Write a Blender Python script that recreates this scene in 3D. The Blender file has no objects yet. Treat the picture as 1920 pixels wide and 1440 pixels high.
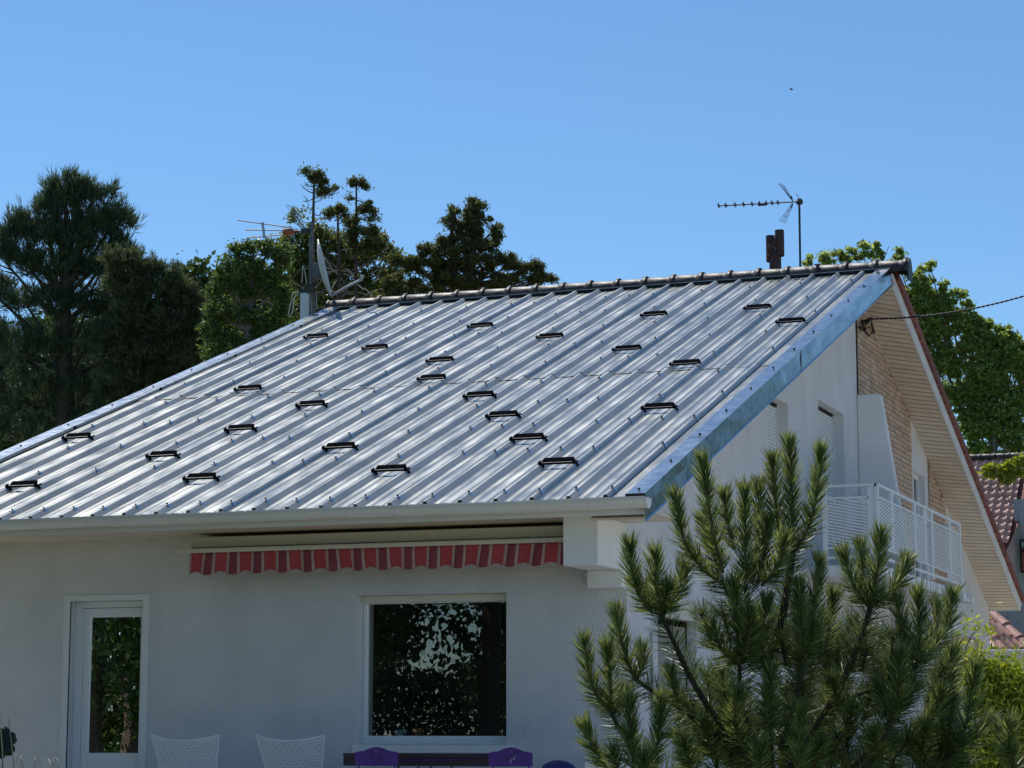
import bpy, bmesh, math, random
import numpy as np
from mathutils import Vector, Matrix, Quaternion

random.seed(7)
rng = np.random.default_rng(7)
R_ = math.radians
scene = bpy.context.scene
col = scene.collection

# ------------------------------------------------------------------ camera
CAM = np.array([6.39, -20.003, 1.0])
FPX, PITCH, YAW = 4271.0, R_(8.59), R_(20.6)
cam_data = bpy.data.cameras.new('camera')
cam_data.sensor_width = 36.0
cam_data.lens = FPX / 1920 * 36.0
cam_data.clip_start = 0.1
cam_data.clip_end = 3000
cam = bpy.data.objects.new('camera', cam_data)
cam.location = CAM
cam.rotation_euler = (math.pi / 2 + PITCH, 0, YAW)
col.objects.link(cam)
scene.camera = cam

# ------------------------------------------------------------------ sky and sun
SUN_EL, SUN_AZ = R_(56), R_(49)          # azimuth measured from +Y towards -X
world = bpy.data.worlds.new('World')
scene.world = world
world.use_nodes = True
nt = world.node_tree
nt.nodes.clear()
w_out = nt.nodes.new('ShaderNodeOutputWorld')
w_bg = nt.nodes.new('ShaderNodeBackground')
w_sky = nt.nodes.new('ShaderNodeTexSky')
w_sky.sky_type = 'NISHITA'
w_sky.sun_disc = False
w_sky.sun_elevation = SUN_EL
w_sky.sun_rotation = -SUN_AZ
w_sky.altitude = 0
w_sky.air_density = 1.0
w_sky.dust_density = 0.0
w_sky.ozone_density = 9.0
w_bg.inputs['Strength'].default_value = 0.118
w_mul = nt.nodes.new('ShaderNodeMix'); w_mul.data_type = 'RGBA'; w_mul.blend_type = 'MULTIPLY'
w_mul.inputs['Factor'].default_value = 1.0
w_mul.inputs[7].default_value = (0.98, 1.07, 1.045, 1)
nt.links.new(w_sky.outputs[0], w_mul.inputs[6])
nt.links.new(w_mul.outputs[2], w_bg.inputs['Color'])
nt.links.new(w_bg.outputs[0], w_out.inputs['Surface'])

sun_data = bpy.data.lights.new('sun', 'SUN')
sun_data.energy = 4.6
sun_data.angle = R_(0.5)
sun_data.color = (1.0, 0.95, 0.88)
sun = bpy.data.objects.new('sun', sun_data)
sdir = Vector((-math.sin(SUN_AZ) * math.cos(SUN_EL), math.cos(SUN_AZ) * math.cos(SUN_EL), math.sin(SUN_EL)))
sun.rotation_euler = sdir.to_track_quat('Z', 'Y').to_euler()
sun.location = sdir * 100
col.objects.link(sun)

scene.view_settings.view_transform = 'Standard'
scene.view_settings.look = 'None'
scene.view_settings.exposure = 0.0
scene.view_settings.gamma = 1.0
scene.view_settings.use_curve_mapping = False
scene.cycles.max_bounces = 8
scene.cycles.transparent_max_bounces = 8

# ------------------------------------------------------------------ helpers
_F = np.array([-math.sin(YAW) * math.cos(PITCH), math.cos(YAW) * math.cos(PITCH), math.sin(PITCH)])
_R = np.array([math.cos(YAW), math.sin(YAW), 0.0])
_U = np.array([math.sin(YAW) * math.sin(PITCH), -math.cos(YAW) * math.sin(PITCH), math.cos(PITCH)])

def ray(px, py):
    d = _F * FPX + _R * (px - 960) - _U * (py - 720)
    return d / FPX

def at(px, py, D):
    """survey point: sight line of the photograph followed to depth D"""
    return CAM + ray(px, py) * D

def on(px, py, axis, val):
    d = ray(px, py)
    return CAM + d * ((val - CAM[axis]) / d[axis])

def tag(o, label=None, cat=None, group=None, kind=None):
    if label: o['label'] = label
    if cat: o['category'] = cat
    if group: o['group'] = group
    if kind: o['kind'] = kind
    return o

def empty(name, loc=(0, 0, 0), parent=None):
    o = bpy.data.objects.new(name, None)
    o.empty_display_size = 0.2
    col.objects.link(o)
    o.location = loc
    if parent: o.parent = parent
    return o

def thing(name, label, cat, loc=(0, 0, 0), group=None):
    return tag(empty(name, loc), label, cat, group)

def link(name, me, mat, parent=None, smooth=False):
    o = bpy.data.objects.new(name, me)
    col.objects.link(o)
    if mat is not None and not me.materials:
        me.materials.append(mat)
    if parent is not None:
        o.parent = parent
        o.matrix_parent_inverse = Matrix.Identity(4)
    if smooth:
        me.polygons.foreach_set('use_smooth', [True] * len(me.polygons))
    return o

class MB:
    def __init__(self): self.v = []; self.f = []
    def add(self, vs, fs):
        n = len(self.v)
        self.v += [tuple(map(float, p)) for p in vs]
        self.f += [tuple(i + n for i in f) for f in fs]
        return self
    def box(self, x0, x1, y0, y1, z0, z1):
        return self.add([(x0, y0, z0), (x1, y0, z0), (x1, y1, z0), (x0, y1, z0), (x0, y0, z1), (x1, y0, z1), (x1, y1, z1), (x0, y1, z1)],
                        [(0, 3, 2, 1), (4, 5, 6, 7), (0, 1, 5, 4), (1, 2, 6, 5), (2, 3, 7, 6), (3, 0, 4, 7)])
    def hexa(self, a, b):
        """a, b: four corners each"""
        return self.add(list(a) + list(b), [(0, 3, 2, 1), (4, 5, 6, 7), (0, 1, 5, 4), (1, 2, 6, 5), (2, 3, 7, 6), (3, 0, 4, 7)])
    def quad(self, a, b, c, d): return self.add([a, b, c, d], [(0, 1, 2, 3)])
    def tube(self, pts, r, n=6, cap=True):
        pts = [np.array(p, float) for p in pts]
        rs = r if isinstance(r, (list, tuple)) else [r] * len(pts)
        vs, fs = [], []
        ref = np.array([0.31, 0.22, 0.92])
        for i, p in enumerate(pts):
            t = pts[min(i + 1, len(pts) - 1)] - pts[max(i - 1, 0)]
            t = t / (np.linalg.norm(t) + 1e-9)
            u = np.cross(t, ref)
            if np.linalg.norm(u) < 0.1: u = np.cross(t, np.array([1.0, 0, 0]))
            u /= np.linalg.norm(u); w = np.cross(t, u)
            for k in range(n):
                a = 2 * math.pi * k / n
                vs.append(p + rs[i] * (math.cos(a) * u + math.sin(a) * w))
        for i in range(len(pts) - 1):
            for k in range(n):
                k2 = (k + 1) % n
                fs.append((i * n + k, i * n + k2, (i + 1) * n + k2, (i + 1) * n + k))
        if cap:
            fs.append(tuple(range(n))[::-1]); fs.append(tuple(range((len(pts) - 1) * n, len(pts) * n)))
        return self.add(vs, fs)
    def lathe(self, c, prof, n=16):
        vs, fs = [], []
        for r, z in prof:
            for k in range(n):
                a = 2 * math.pi * k / n
                vs.append((c[0] + r * math.cos(a), c[1] + r * math.sin(a), c[2] + z))
        for i in range(len(prof) - 1):
            for k in range(n):
                k2 = (k + 1) % n
                fs.append((i * n + k, i * n + k2, (i + 1) * n + k2, (i + 1) * n + k))
        return self.add(vs, fs)
    def mesh(self, name):
        me = bpy.data.meshes.new(name)
        me.from_pydata(self.v, [], self.f)
        bm = bmesh.new(); bm.from_mesh(me)
        bmesh.ops.recalc_face_normals(bm, faces=bm.faces)
        bm.to_mesh(me); bm.free()
        me.update()
        return me
    def build(self, name, mat, parent=None, smooth=False, bevel=0):
        o = link(name, self.mesh(name), mat, parent, smooth)
        if bevel:
            m = o.modifiers.new('edge', 'BEVEL'); m.width = bevel; m.segments = 2; m.limit_method = 'ANGLE'; m.angle_limit = R_(40)
        return o

def fast_mesh(name, V, F, smooth=False):
    V = np.asarray(V, np.float32); F = np.asarray(F, np.int32)
    me = bpy.data.meshes.new(name)
    k = F.shape[1]
    me.vertices.add(len(V)); me.vertices.foreach_set('co', V.ravel())
    me.loops.add(F.size); me.loops.foreach_set('vertex_index', F.ravel())
    me.polygons.add(len(F)); me.polygons.foreach_set('loop_start', np.arange(0, F.size, k, dtype=np.int32))
    me.update(calc_edges=True)
    return me

# ------------------------------------------------------------------ materials
def principled(name, base=(0.5, 0.5, 0.5), rough=0.6, metal=0.0, spec=0.5):
    m = bpy.data.materials.new(name); m.use_nodes = True
    b = m.node_tree.nodes['Principled BSDF']
    b.inputs['Base Color'].default_value = (*base, 1)
    b.inputs['Roughness'].default_value = rough
    b.inputs['Metallic'].default_value = metal
    b.inputs['Specular IOR Level'].default_value = spec
    return m, m.node_tree, b

def noisy(name, c1, c2, scale=6.0, rough=0.7, metal=0.0, bump=0.0, bscale=None, spec=0.5, stretch=(1, 1, 1), detail=6, island=0.0, rvar=0.0, lo=0.35, hi=0.65):
    m, t, b = principled(name, c1, rough, metal, spec)
    tc = t.nodes.new('ShaderNodeTexCoord'); mp = t.nodes.new('ShaderNodeMapping')
    mp.inputs['Scale'].default_value = stretch
    t.links.new(tc.outputs['Object'], mp.inputs['Vector'])
    nz = t.nodes.new('ShaderNodeTexNoise'); nz.inputs['Scale'].default_value = scale; nz.inputs['Detail'].default_value = detail
    t.links.new(mp.outputs[0], nz.inputs['Vector'])
    rp = t.nodes.new('ShaderNodeValToRGB')
    rp.color_ramp.elements[0].position = lo; rp.color_ramp.elements[0].color = (*c1, 1)
    rp.color_ramp.elements[1].position = hi; rp.color_ramp.elements[1].color = (*c2, 1)
    t.links.new(nz.outputs['Fac'], rp.inputs['Fac'])
    src = rp.outputs['Color']
    if island:
        oi = t.nodes.new('ShaderNodeObjectInfo')
        mr = t.nodes.new('ShaderNodeMapRange'); mr.inputs['To Min'].default_value = 1 - island; mr.inputs['To Max'].default_value = 1 + island
        t.links.new(oi.outputs['Random'], mr.inputs['Value'])
        mx = t.nodes.new('ShaderNodeMix'); mx.data_type = 'RGBA'; mx.blend_type = 'MULTIPLY'; mx.inputs['Factor'].default_value = 1
        t.links.new(src, mx.inputs[6]); t.links.new(mr.outputs[0], mx.inputs[7]); src = mx.outputs[2]
    t.links.new(src, b.inputs['Base Color'])
    if rvar:
        mr2 = t.nodes.new('ShaderNodeMapRange'); mr2.inputs['From Min'].default_value = 0.3; mr2.inputs['From Max'].default_value = 0.7
        mr2.inputs['To Min'].default_value = rough - rvar; mr2.inputs['To Max'].default_value = rough + rvar
        t.links.new(nz.outputs['Fac'], mr2.inputs['Value']); t.links.new(mr2.outputs[0], b.inputs['Roughness'])
    if bump:
        n2 = t.nodes.new('ShaderNodeTexNoise'); n2.inputs['Scale'].default_value = bscale or scale * 8; n2.inputs['Detail'].default_value = 4
        t.links.new(mp.outputs[0], n2.inputs['Vector'])
        bp = t.nodes.new('ShaderNodeBump'); bp.inputs['Strength'].default_value = bump; bp.inputs['Distance'].default_value = 0.02
        t.links.new(n2.outputs['Fac'], bp.inputs['Height']); t.links.new(bp.outputs[0], b.inputs['Normal'])
    return m

def leafy(name, c1, c2, c3=None, transl=0.45, rough=0.45, spec=0.4, tcol=None):
    """each leaf (mesh island) takes its own shade between c1 and c2; thin leaves let light through"""
    m = bpy.data.materials.new(name); m.use_nodes = True
    t = m.node_tree; b = t.nodes['Principled BSDF']; out = t.nodes['Material Output']
    g = t.nodes.new('ShaderNodeNewGeometry')
    rp = t.nodes.new('ShaderNodeValToRGB')
    rp.color_ramp.elements[0].color = (*c1, 1); rp.color_ramp.elements[1].color = (*c2, 1)
    if c3:
        e = rp.color_ramp.elements.new(0.93); e.color = (*c2, 1); rp.color_ramp.elements[-1].color = (*c3, 1)
    t.links.new(g.outputs['Random Per Island'], rp.inputs['Fac'])
    t.links.new(rp.outputs[0], b.inputs['Base Color'])
    b.inputs['Roughness'].default_value = rough; b.inputs['Specular IOR Level'].default_value = spec
    tr = t.nodes.new('ShaderNodeBsdfTranslucent')
    hs = t.nodes.new('ShaderNodeHueSaturation'); hs.inputs['Saturation'].default_value = 1.15; hs.inputs['Value'].default_value = 1.5; hs.inputs['Hue'].default_value = 0.485
    t.links.new(rp.outputs[0], hs.inputs['Color']); t.links.new(hs.outputs[0], tr.inputs['Color'])
    mx = t.nodes.new('ShaderNodeMixShader'); mx.inputs[0].default_value = transl
    t.links.new(b.outputs[0], mx.inputs[1]); t.links.new(tr.outputs[0], mx.inputs[2]); t.links.new(mx.outputs[0], out.inputs['Surface'])
    return m

M = {}
M['plaster'] = noisy('plaster', (0.645, 0.63, 0.64), (0.745, 0.73, 0.74), 1.6, 0.9, bump=0.9, bscale=60, spec=0.2, stretch=(1.2, 1.2, 0.75), detail=12, lo=0.22, hi=0.62)
M['plaster_trim'] = noisy('plaster_trim', (0.74, 0.735, 0.73), (0.79, 0.785, 0.78), 2, 0.85, bump=0.25, bscale=60, spec=0.2)
M['plaster_dirty'] = noisy('plaster_dirty', (0.45, 0.45, 0.46), (0.78, 0.78, 0.78), 5, 0.9, bump=0.3, bscale=60, spec=0.2, stretch=(1, 1, 0.4), lo=0.38, hi=0.55)
M['galv'] = noisy('galvanised_steel', (0.29, 0.305, 0.285), (0.38, 0.39, 0.365), 3.0, 0.30, 0.45, stretch=(2.2, 0.5, 1), island=0.07, rvar=0.07, bump=0.05, bscale=14)
M['galv_flash'] = noisy('galvanised_flashing', (0.38, 0.42, 0.44), (0.44, 0.475, 0.495), 9.0, 0.22, 1.0, island=0.06, rvar=0.03, bump=0.02, bscale=2.0)
M['black_metal'] = noisy('black_painted_steel', (0.008, 0.009, 0.011), (0.014, 0.014, 0.017), 9, 0.8, spec=0.0)
M['dark_gap'] = principled('dark_foam', (0.015, 0.015, 0.017), 0.9)[0]
M['bright_zinc'] = noisy('bright_zinc', (0.7, 0.71, 0.73), (0.8, 0.8, 0.82), 20, 0.25, 1.0)
M['ridge'] = noisy('ridge_tile_brown', (0.034, 0.031, 0.031), (0.062, 0.056, 0.054), 8, 0.5, spec=0.3, bump=0.2, bscale=40, island=0.18)
M['red_tile'] = noisy('red_clay_tile', (0.16, 0.045, 0.032), (0.27, 0.085, 0.055), 9, 0.75, bump=0.3, bscale=60, island=0.2)
M['pink_tile'] = noisy('weathered_pink_tile', (0.50, 0.25, 0.18), (0.66, 0.38, 0.30), 5, 0.5, bump=0.2, bscale=40, island=0.14, stretch=(4, 1, 1))
M['gutter'] = noisy('grey_white_pvc', (0.66, 0.64, 0.62), (0.72, 0.70, 0.68), 2, 0.38, stretch=(0.5, 2, 2))
M['pvc'] = principled('white_pvc', (0.78, 0.79, 0.80), 0.3)[0]
M['beige'] = noisy('beige_lining_board', (0.62, 0.53, 0.42), (0.69, 0.60, 0.48), 4, 0.5, stretch=(1, 1, 1), island=0.05)
M['fascia'] = noisy('grey_white_fascia', (0.62, 0.64, 0.66), (0.70, 0.72, 0.73), 3, 0.4)
M['shutter'] = principled('shutter_white', (0.70, 0.71, 0.71), 0.45)[0]
M['shutter_beige'] = principled('shutter_cream', (0.68, 0.63, 0.54), 0.5)[0]
M['brick'] = noisy('salmon_brick', (0.42, 0.28, 0.20), (0.60, 0.44, 0.33), 14, 0.9, bump=0.4, bscale=80, island=0.2)
M['mortar'] = noisy('brown_mortar', (0.24, 0.15, 0.11), (0.31, 0.21, 0.16), 20, 0.95, bump=0.4, bscale=90)
M['white_paint'] = principled('white_painted_steel', (0.80, 0.81, 0.82), 0.35)[0]
M['canvas_red'] = noisy('awning_canvas_red', (0.40, 0.05, 0.065), (0.47, 0.07, 0.085), 30, 0.85, bump=0.1, bscale=300)
M['canvas_dark'] = noisy('awning_canvas_maroon', (0.21, 0.04, 0.06), (0.25, 0.05, 0.07), 30, 0.85, bump=0.1, bscale=300)
M['canvas_pale'] = noisy('awning_canvas_pink', (0.42, 0.27, 0.26), (0.48, 0.33, 0.31), 30, 0.85)
M['awning_alu'] = principled('awning_cream_aluminium', (0.62, 0.57, 0.50), 0.4)[0]
M['purple'] = noisy('purple_paint', (0.085, 0.026, 0.21), (0.11, 0.034, 0.26), 9, 0.4)
M['plum'] = noisy('dark_plum_paint', (0.035, 0.018, 0.032), (0.05, 0.026, 0.045), 9, 0.4)
M['blue'] = principled('deep_blue_plastic', (0.012, 0.02, 0.17), 0.35)[0]
M['white_wicker'] = noisy('white_wicker', (0.82, 0.83, 0.84), (0.88, 0.88, 0.88), 30, 0.6)
M['grey_alu'] = noisy('grey_aluminium', (0.42, 0.43, 0.44), (0.5, 0.5, 0.52), 12, 0.4, 0.7)
M['dull_steel'] = noisy('weathered_steel', (0.11, 0.11, 0.12), (0.2, 0.2, 0.2), 14, 0.55, 0.4)
M['dark_steel'] = noisy('dark_aerial_steel', (0.03, 0.032, 0.038), (0.055, 0.057, 0.06), 14, 0.5, 0.3)
M['dish'] = noisy('pale_grey_dish', (0.56, 0.55, 0.52), (0.62, 0.61, 0.59), 6, 0.5)
M['orange_plastic'] = principled('orange_plastic', (0.33, 0.085, 0.03), 0.5)[0]
M['flue'] = noisy('brown_fibre_cement', (0.062, 0.034, 0.030), (0.095, 0.052, 0.044), 10, 0.7, bump=0.15, bscale=50)
M['cable'] = principled('black_cable', (0.014, 0.014, 0.016), 0.6)[0]
M['terracotta'] = principled('orange_terracotta', (0.42, 0.17, 0.05), 0.7)[0]
M['teal_bowl'] = principled('teal_glaze', (0.22, 0.38, 0.38), 0.3)[0]
M['apricot'] = principled('apricot_trim', (0.52, 0.33, 0.21), 0.7)[0]
M['grey_cement'] = noisy('grey_cement_cladding', (0.27, 0.28, 0.30), (0.34, 0.35, 0.37), 5, 0.85, bump=0.3, stretch=(4, 4, 0.4))
M['terrace'] = noisy('terrace_concrete', (0.34, 0.31, 0.28), (0.44, 0.41, 0.37), 4, 0.9, bump=0.2)
M['lawn'] = noisy('lawn', (0.045, 0.085, 0.018), (0.10, 0.15, 0.035), 2.5, 0.95, bump=0.6, bscale=60)
M['room'] = noisy('room_wall', (0.30, 0.28, 0.26), (0.34, 0.32, 0.30), 2, 0.9)
M['bark'] = noisy('pine_bark', (0.045, 0.032, 0.024), (0.10, 0.075, 0.055), 12, 0.9, bump=0.6, bscale=30)
M['bark_grey'] = noisy('grey_bark', (0.10, 0.09, 0.08), (0.19, 0.17, 0.15), 9, 0.9, bump=0.5, bscale=30)
M['twig'] = noisy('young_pine_stem', (0.16, 0.10, 0.055), (0.23, 0.16, 0.08), 30, 0.8)
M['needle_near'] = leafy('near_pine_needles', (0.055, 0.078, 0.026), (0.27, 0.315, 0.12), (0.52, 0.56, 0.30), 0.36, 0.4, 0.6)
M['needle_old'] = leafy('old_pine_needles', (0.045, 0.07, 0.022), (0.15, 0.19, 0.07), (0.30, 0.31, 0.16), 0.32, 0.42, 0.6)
M['needle_far'] = leafy('far_pine_needles', (0.03, 0.055, 0.034), (0.11, 0.15, 0.075), (0.15, 0.17, 0.08), 0.34, 0.5, 0.4)
M['needle_brown'] = leafy('brownish_conifer', (0.034, 0.052, 0.027), (0.125, 0.15, 0.07), (0.18, 0.17, 0.08), 0.36, 0.6, 0.3)
M['leaf_green'] = leafy('fresh_green_leaves', (0.045, 0.085, 0.024), (0.13, 0.19, 0.055), (0.24, 0.27, 0.10), 0.46)
M['leaf_olive'] = leafy('olive_yellow_leaves', (0.06, 0.09, 0.025), (0.19, 0.22, 0.06), (0.27, 0.25, 0.08), 0.45, 0.55)
M['cypress'] = leafy('cypress_sprays', (0.05, 0.07, 0.026), (0.15, 0.175, 0.06), (0.22, 0.19, 0.075), 0.4, 0.6, 0.3)
M['leaf_oak'] = leafy('mid_green_leaves', (0.10, 0.155, 0.045), (0.35, 0.43, 0.13), (0.48, 0.52, 0.22), 0.58, 0.5)
M['leaf_lime'] = leafy('lime_leaves', (0.16, 0.22, 0.03), (0.36, 0.42, 0.07), (0.45, 0.36, 0.08), 0.45, 0.5)
M['straw'] = leafy('dry_grass', (0.38, 0.33, 0.22), (0.60, 0.54, 0.40), None, 0.3, 0.6)
M['iron'] = noisy('black_iron', (0.012, 0.011, 0.014), (0.03, 0.026, 0.028), 20, 0.6)
M['leaf_dark'] = leafy('garden_leaves', (0.03, 0.06, 0.015), (0.08, 0.12, 0.03), None, 0.3)

def glass(name, tint=0.75, ior=1.9):
    m = bpy.data.materials.new(name); m.use_nodes = True
    t = m.node_tree; t.nodes.remove(t.nodes['Principled BSDF']); out = t.nodes['Material Output']
    tr = t.nodes.new('ShaderNodeBsdfTransparent'); tr.inputs[0].default_value = (tint, tint, tint * 1.02, 1)
    gl = t.nodes.new('ShaderNodeBsdfGlossy'); gl.inputs['Roughness'].default_value = 0.0; gl.inputs[0].default_value = (1, 1, 1, 1)
    fr = t.nodes.new('ShaderNodeFresnel'); fr.inputs[0].default_value = ior
    tc = t.nodes.new('ShaderNodeTexCoord'); nz = t.nodes.new('ShaderNodeTexNoise'); nz.inputs['Scale'].default_value = 2.2; nz.inputs['Detail'].default_value = 1
    bp = t.nodes.new('ShaderNodeBump'); bp.inputs['Strength'].default_value = 0.010; bp.inputs['Distance'].default_value = 0.05
    t.links.new(tc.outputs['Object'], nz.inputs['Vector']); t.links.new(nz.outputs['Fac'], bp.inputs['Height']); t.links.new(bp.outputs[0], gl.inputs['Normal'])
    mx = t.nodes.new('ShaderNodeMixShader')
    t.links.new(fr.outputs[0], mx.inputs[0]); t.links.new(tr.outputs[0], mx.inputs[1]); t.links.new(gl.outputs[0], mx.inputs[2]); t.links.new(mx.outputs[0], out.inputs['Surface'])
    return m
M['glass'] = glass('window_glass', 0.75, 2.2)

# ------------------------------------------------------------------ ground
g = MB(); N = 40
for i in range(N):
    for j in range(N):
        x0, x1 = -400 + 800 * i / N, -400 + 800 * (i + 1) / N
        y0, y1 = -200 + 1000 * j / N, -200 + 1000 * (j + 1) / N
        g.quad((x0, y0, -0.6), (x1, y0, -0.6), (x1, y1, -0.6), (x0, y1, -0.6))
tag(g.build('ground', M['lawn']), kind='structure')
tag(MB().box(-9.5, 1.6, -4.2, 23.5, -0.75, 0.0).build('terrace', M['terrace']), kind='structure')
M['bounce_pale'] = noisy('pale_bounce_surface', (0.58, 0.53, 0.45), (0.70, 0.65, 0.57), 30, 0.95, bump=0.5, bscale=90)
tag(MB().quad((1.62, -9, -0.55), (17, -9, -0.55), (17, 29, -0.55), (1.62, 29, -0.55)).build('bounce_ground', M['bounce_pale']), kind='structure')  # unseen pale ground, added to bounce sunlight onto gable and soffit

# ------------------------------------------------------------------ the house
house = thing('house', 'white rendered house under a ribbed galvanised metal roof with dark ridge tiles', 'house')
XR, XL = 0.55, -7.83                     # roof verges
SL = 0.367
def zr(y): return 3.03 + SL * (y + 1.01)           # pan level of the front slope
YE, YR = -1.16, 10.05                               # eave, ridge end of the sheets
def zb(y): return 7.13 - 0.349 * (y - 10.25)        # back slope
def zs(y): return 6.93 - 0.349 * (y - 10.24)        # outer edge of the back soffit
YB = 21.3                                            # back eave
WZ = 2.87                                            # front soffit level

def holed(outer, holes, plane, val, depth):
    """flat wall outline with openings, plus the reveals of the openings"""
    bm = bmesh.new()
    to = (lambda p: (val, p[0], p[1])) if plane == 'x' else (lambda p: (p[0], val, p[1]))
    es = []
    for loop in [outer] + holes:
        vs = [bm.verts.new(to(p)) for p in loop]
        es += [bm.edges.new((vs[i], vs[(i + 1) % len(vs)])) for i in range(len(vs))]
    bmesh.ops.triangle_fill(bm, use_beauty=True, edges=es)
    for loop in holes:
        for i in range(len(loop)):
            a, b = to(loop[i]), to(loop[(i + 1) % len(loop)])
            off = Vector((-depth, 0, 0)) if plane == 'x' else Vector((0, depth, 0))
            q = [bm.verts.new(p) for p in (Vector(a), Vector(b), Vector(b) + off, Vector(a) + off)]
            bm.faces.new(q)
    me = bpy.data.meshes.new('wall'); bm.to_mesh(me); bm.free()
    return me

def rect(a0, a1, b0, b1): return [(a0, b0), (a1, b0), (a1, b1), (a0, b1)]

DX0, DX1, DZ1 = -5.885, -5.045, 2.262
WX0, WX1, WZ0, WZ1 = -2.727, -1.185, 0.85, 2.257
front = holed(rect(XL + 0.5, 0, 0.0, 2.9), [rect(DX0, DX1, 0.02, DZ1), rect(WX0, WX1, WZ0, WZ1)], 'y', 0.0, 0.2)
link('front_wall', front, M['plaster'], house)

gable_outer = [(0.0, 0.0), (21.2, 0.0), (21.2, 3.13), (10.45, 6.98), (10.2, zr(10.2) - 0.16), (0.0, zr(0) - 0.16)]
holesg = [rect(5.35, 6.35, 3.75, 4.821), rect(7.964, 9.45, 2.94, 5.10), rect(14.30, 15.20, 2.94, 4.865),
          rect(0.95, 2.285, 0.9, 2.16), rect(17.3, 20.05, 0.1, 2.44)]
link('gable_wall', holed(gable_outer, holesg, 'x', 0.0, 0.155), M['plaster'], house)
lw = MB().add([(XL + 0.5, 0, 0), (XL + 0.5, 21.2, 0), (XL + 0.5, 21.2, 3.13), (XL + 0.5, 10.3, 6.9), (XL + 0.5, 0, 3.2)], [(0, 1, 2, 3, 4)])
lw.build('side_wall', M['plaster'], house)
MB().quad((XL + 0.5, 21.2, 0), (0, 21.2, 0), (0, 21.2, 3.13), (XL + 0.5, 21.2, 3.13)).build('rear_wall', M['plaster'], house)
MB().box(-0.326, 0.0, -0.84, -0.001, 2.43, WZ - 0.002).build('corner_bracket', M['plaster_trim'], house, bevel=0.004)
MB().box(-0.335, 0.0, -0.155, -0.001, 2.27, 2.428).build('corner_corbel', M['plaster_trim'], house, bevel=0.004)
MB().box(-0.405, -0.363, -0.03, -0.001, 2.385, 2.428).build('vent_grille', M['pvc'], house)

# front soffit, eave fascia, gutter
MB().box(XL, XR - 0.02, YE + 0.08, 0.0, WZ, WZ + 0.02).build('eave_soffit', M['beige'], house)
MB().box(XL, XR - 0.02, YE + 0.05, YE + 0.078, WZ - 0.03, 3.0).build('eave_fascia', M['gutter'], house)
def gutter_prof(y, z, r, a0=180, a1=360, n=10):
    return [(y + r * math.cos(R_(a0 + (a1 - a0) * i / n)), z + r * 1.15 * math.sin(R_(a0 + (a1 - a0) * i / n))) for i in range(n + 1)]
GY, GZ, GR = YE - 0.03, 2.972, 0.078
gb = MB(); po = gutter_prof(GY, GZ, GR); pi_ = gutter_prof(GY, GZ, GR - 0.006)[::-1]
po = [(po[0][0] - 0.012, po[0][1] + 0.006), (po[0][0] - 0.012, po[0][1] - 0.012)] + po
loop = po + pi_
xs = [XL - 0.02 + (0.57 - XL + 0.02) * i / 12 for i in range(13)]
vs, fs = [], []
for x in xs:
    sag = 0.004 * math.sin(x * 2.1)
    vs += [(x, y, z + sag) for y, z in loop]
n = len(loop)
for i in range(12):
    for k in range(n):
        fs.append((i * n + k, i * n + (k + 1) % n, (i + 1) * n + (k + 1) % n, (i + 1) * n + k))
gut = gb.add(vs, fs).build('gutter', M['gutter'], house)
cap = gutter_prof(GY, GZ, GR + 0.003, n=10)
MB().add([(0.571, y, z) for y, z in cap] + [(0.585, y, z) for y, z in cap],
         [tuple(range(11)), tuple(range(11, 22))[::-1]] + [(i, i + 1, i + 12, i + 11) for i in range(10)] + [(10, 0, 11, 21)]).build('end_cap', M['gutter'], gut)
bx = 0.05
while bx > XL:
    p1 = gutter_prof(GY, GZ, GR + 0.004, 178, 300, 8); p2 = gutter_prof(GY, GZ, GR - 0.001, 178, 300, 8)
    vs = [(bx, y, z) for y, z in p1] + [(bx + 0.02, y, z) for y, z in p1] + [(bx, y, z) for y, z in p2] + [(bx + 0.02, y, z) for y, z in p2]
    fs = []
    for i in range(8):
        fs += [(i, i + 1, i + 10, i + 9), (18 + i, 19 + i, i + 1, i), (9 + i, 10 + i, 28 + i, 27 + i)]
    MB().add(vs, fs).build('gutter_hook', M['gutter'], gut)
    bx -= 0.46

# ---- ribbed roof sheets
PIT = 0.3425
RIB0 = 0.181
def rib_profile(x0, x1):
    """profile points (x, height) across one sheet that starts and ends on a rib"""
    pts = []
    x = x0
    first = True
    while x <= x1 + 0.01:
        h = 0.042
        if first: pts += [(x - 0.034, 0.004), (x - 0.015, h), (x + 0.015, h), (x + 0.036, 0)]
        elif x > x1 - 0.05: pts += [(x - 0.036, 0), (x - 0.015, h), (x + 0.015, h), (x + 0.034, 0.004)]
        else: pts += [(x - 0.036, 0), (x - 0.015, h), (x + 0.015, h), (x + 0.036, 0)]
        if x < x1 - 0.05:
            for c in (0.333, 0.667):
                q = x + PIT * c
                pts += [(q - 0.018, 0), (q - 0.009, 0.005), (q + 0.009, 0.005), (q + 0.018, 0)]
        first = False
        x += PIT
    return pts
nrm = np.array([0, -SL, 1.0]); nrm /= np.linalg.norm(nrm)
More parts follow.
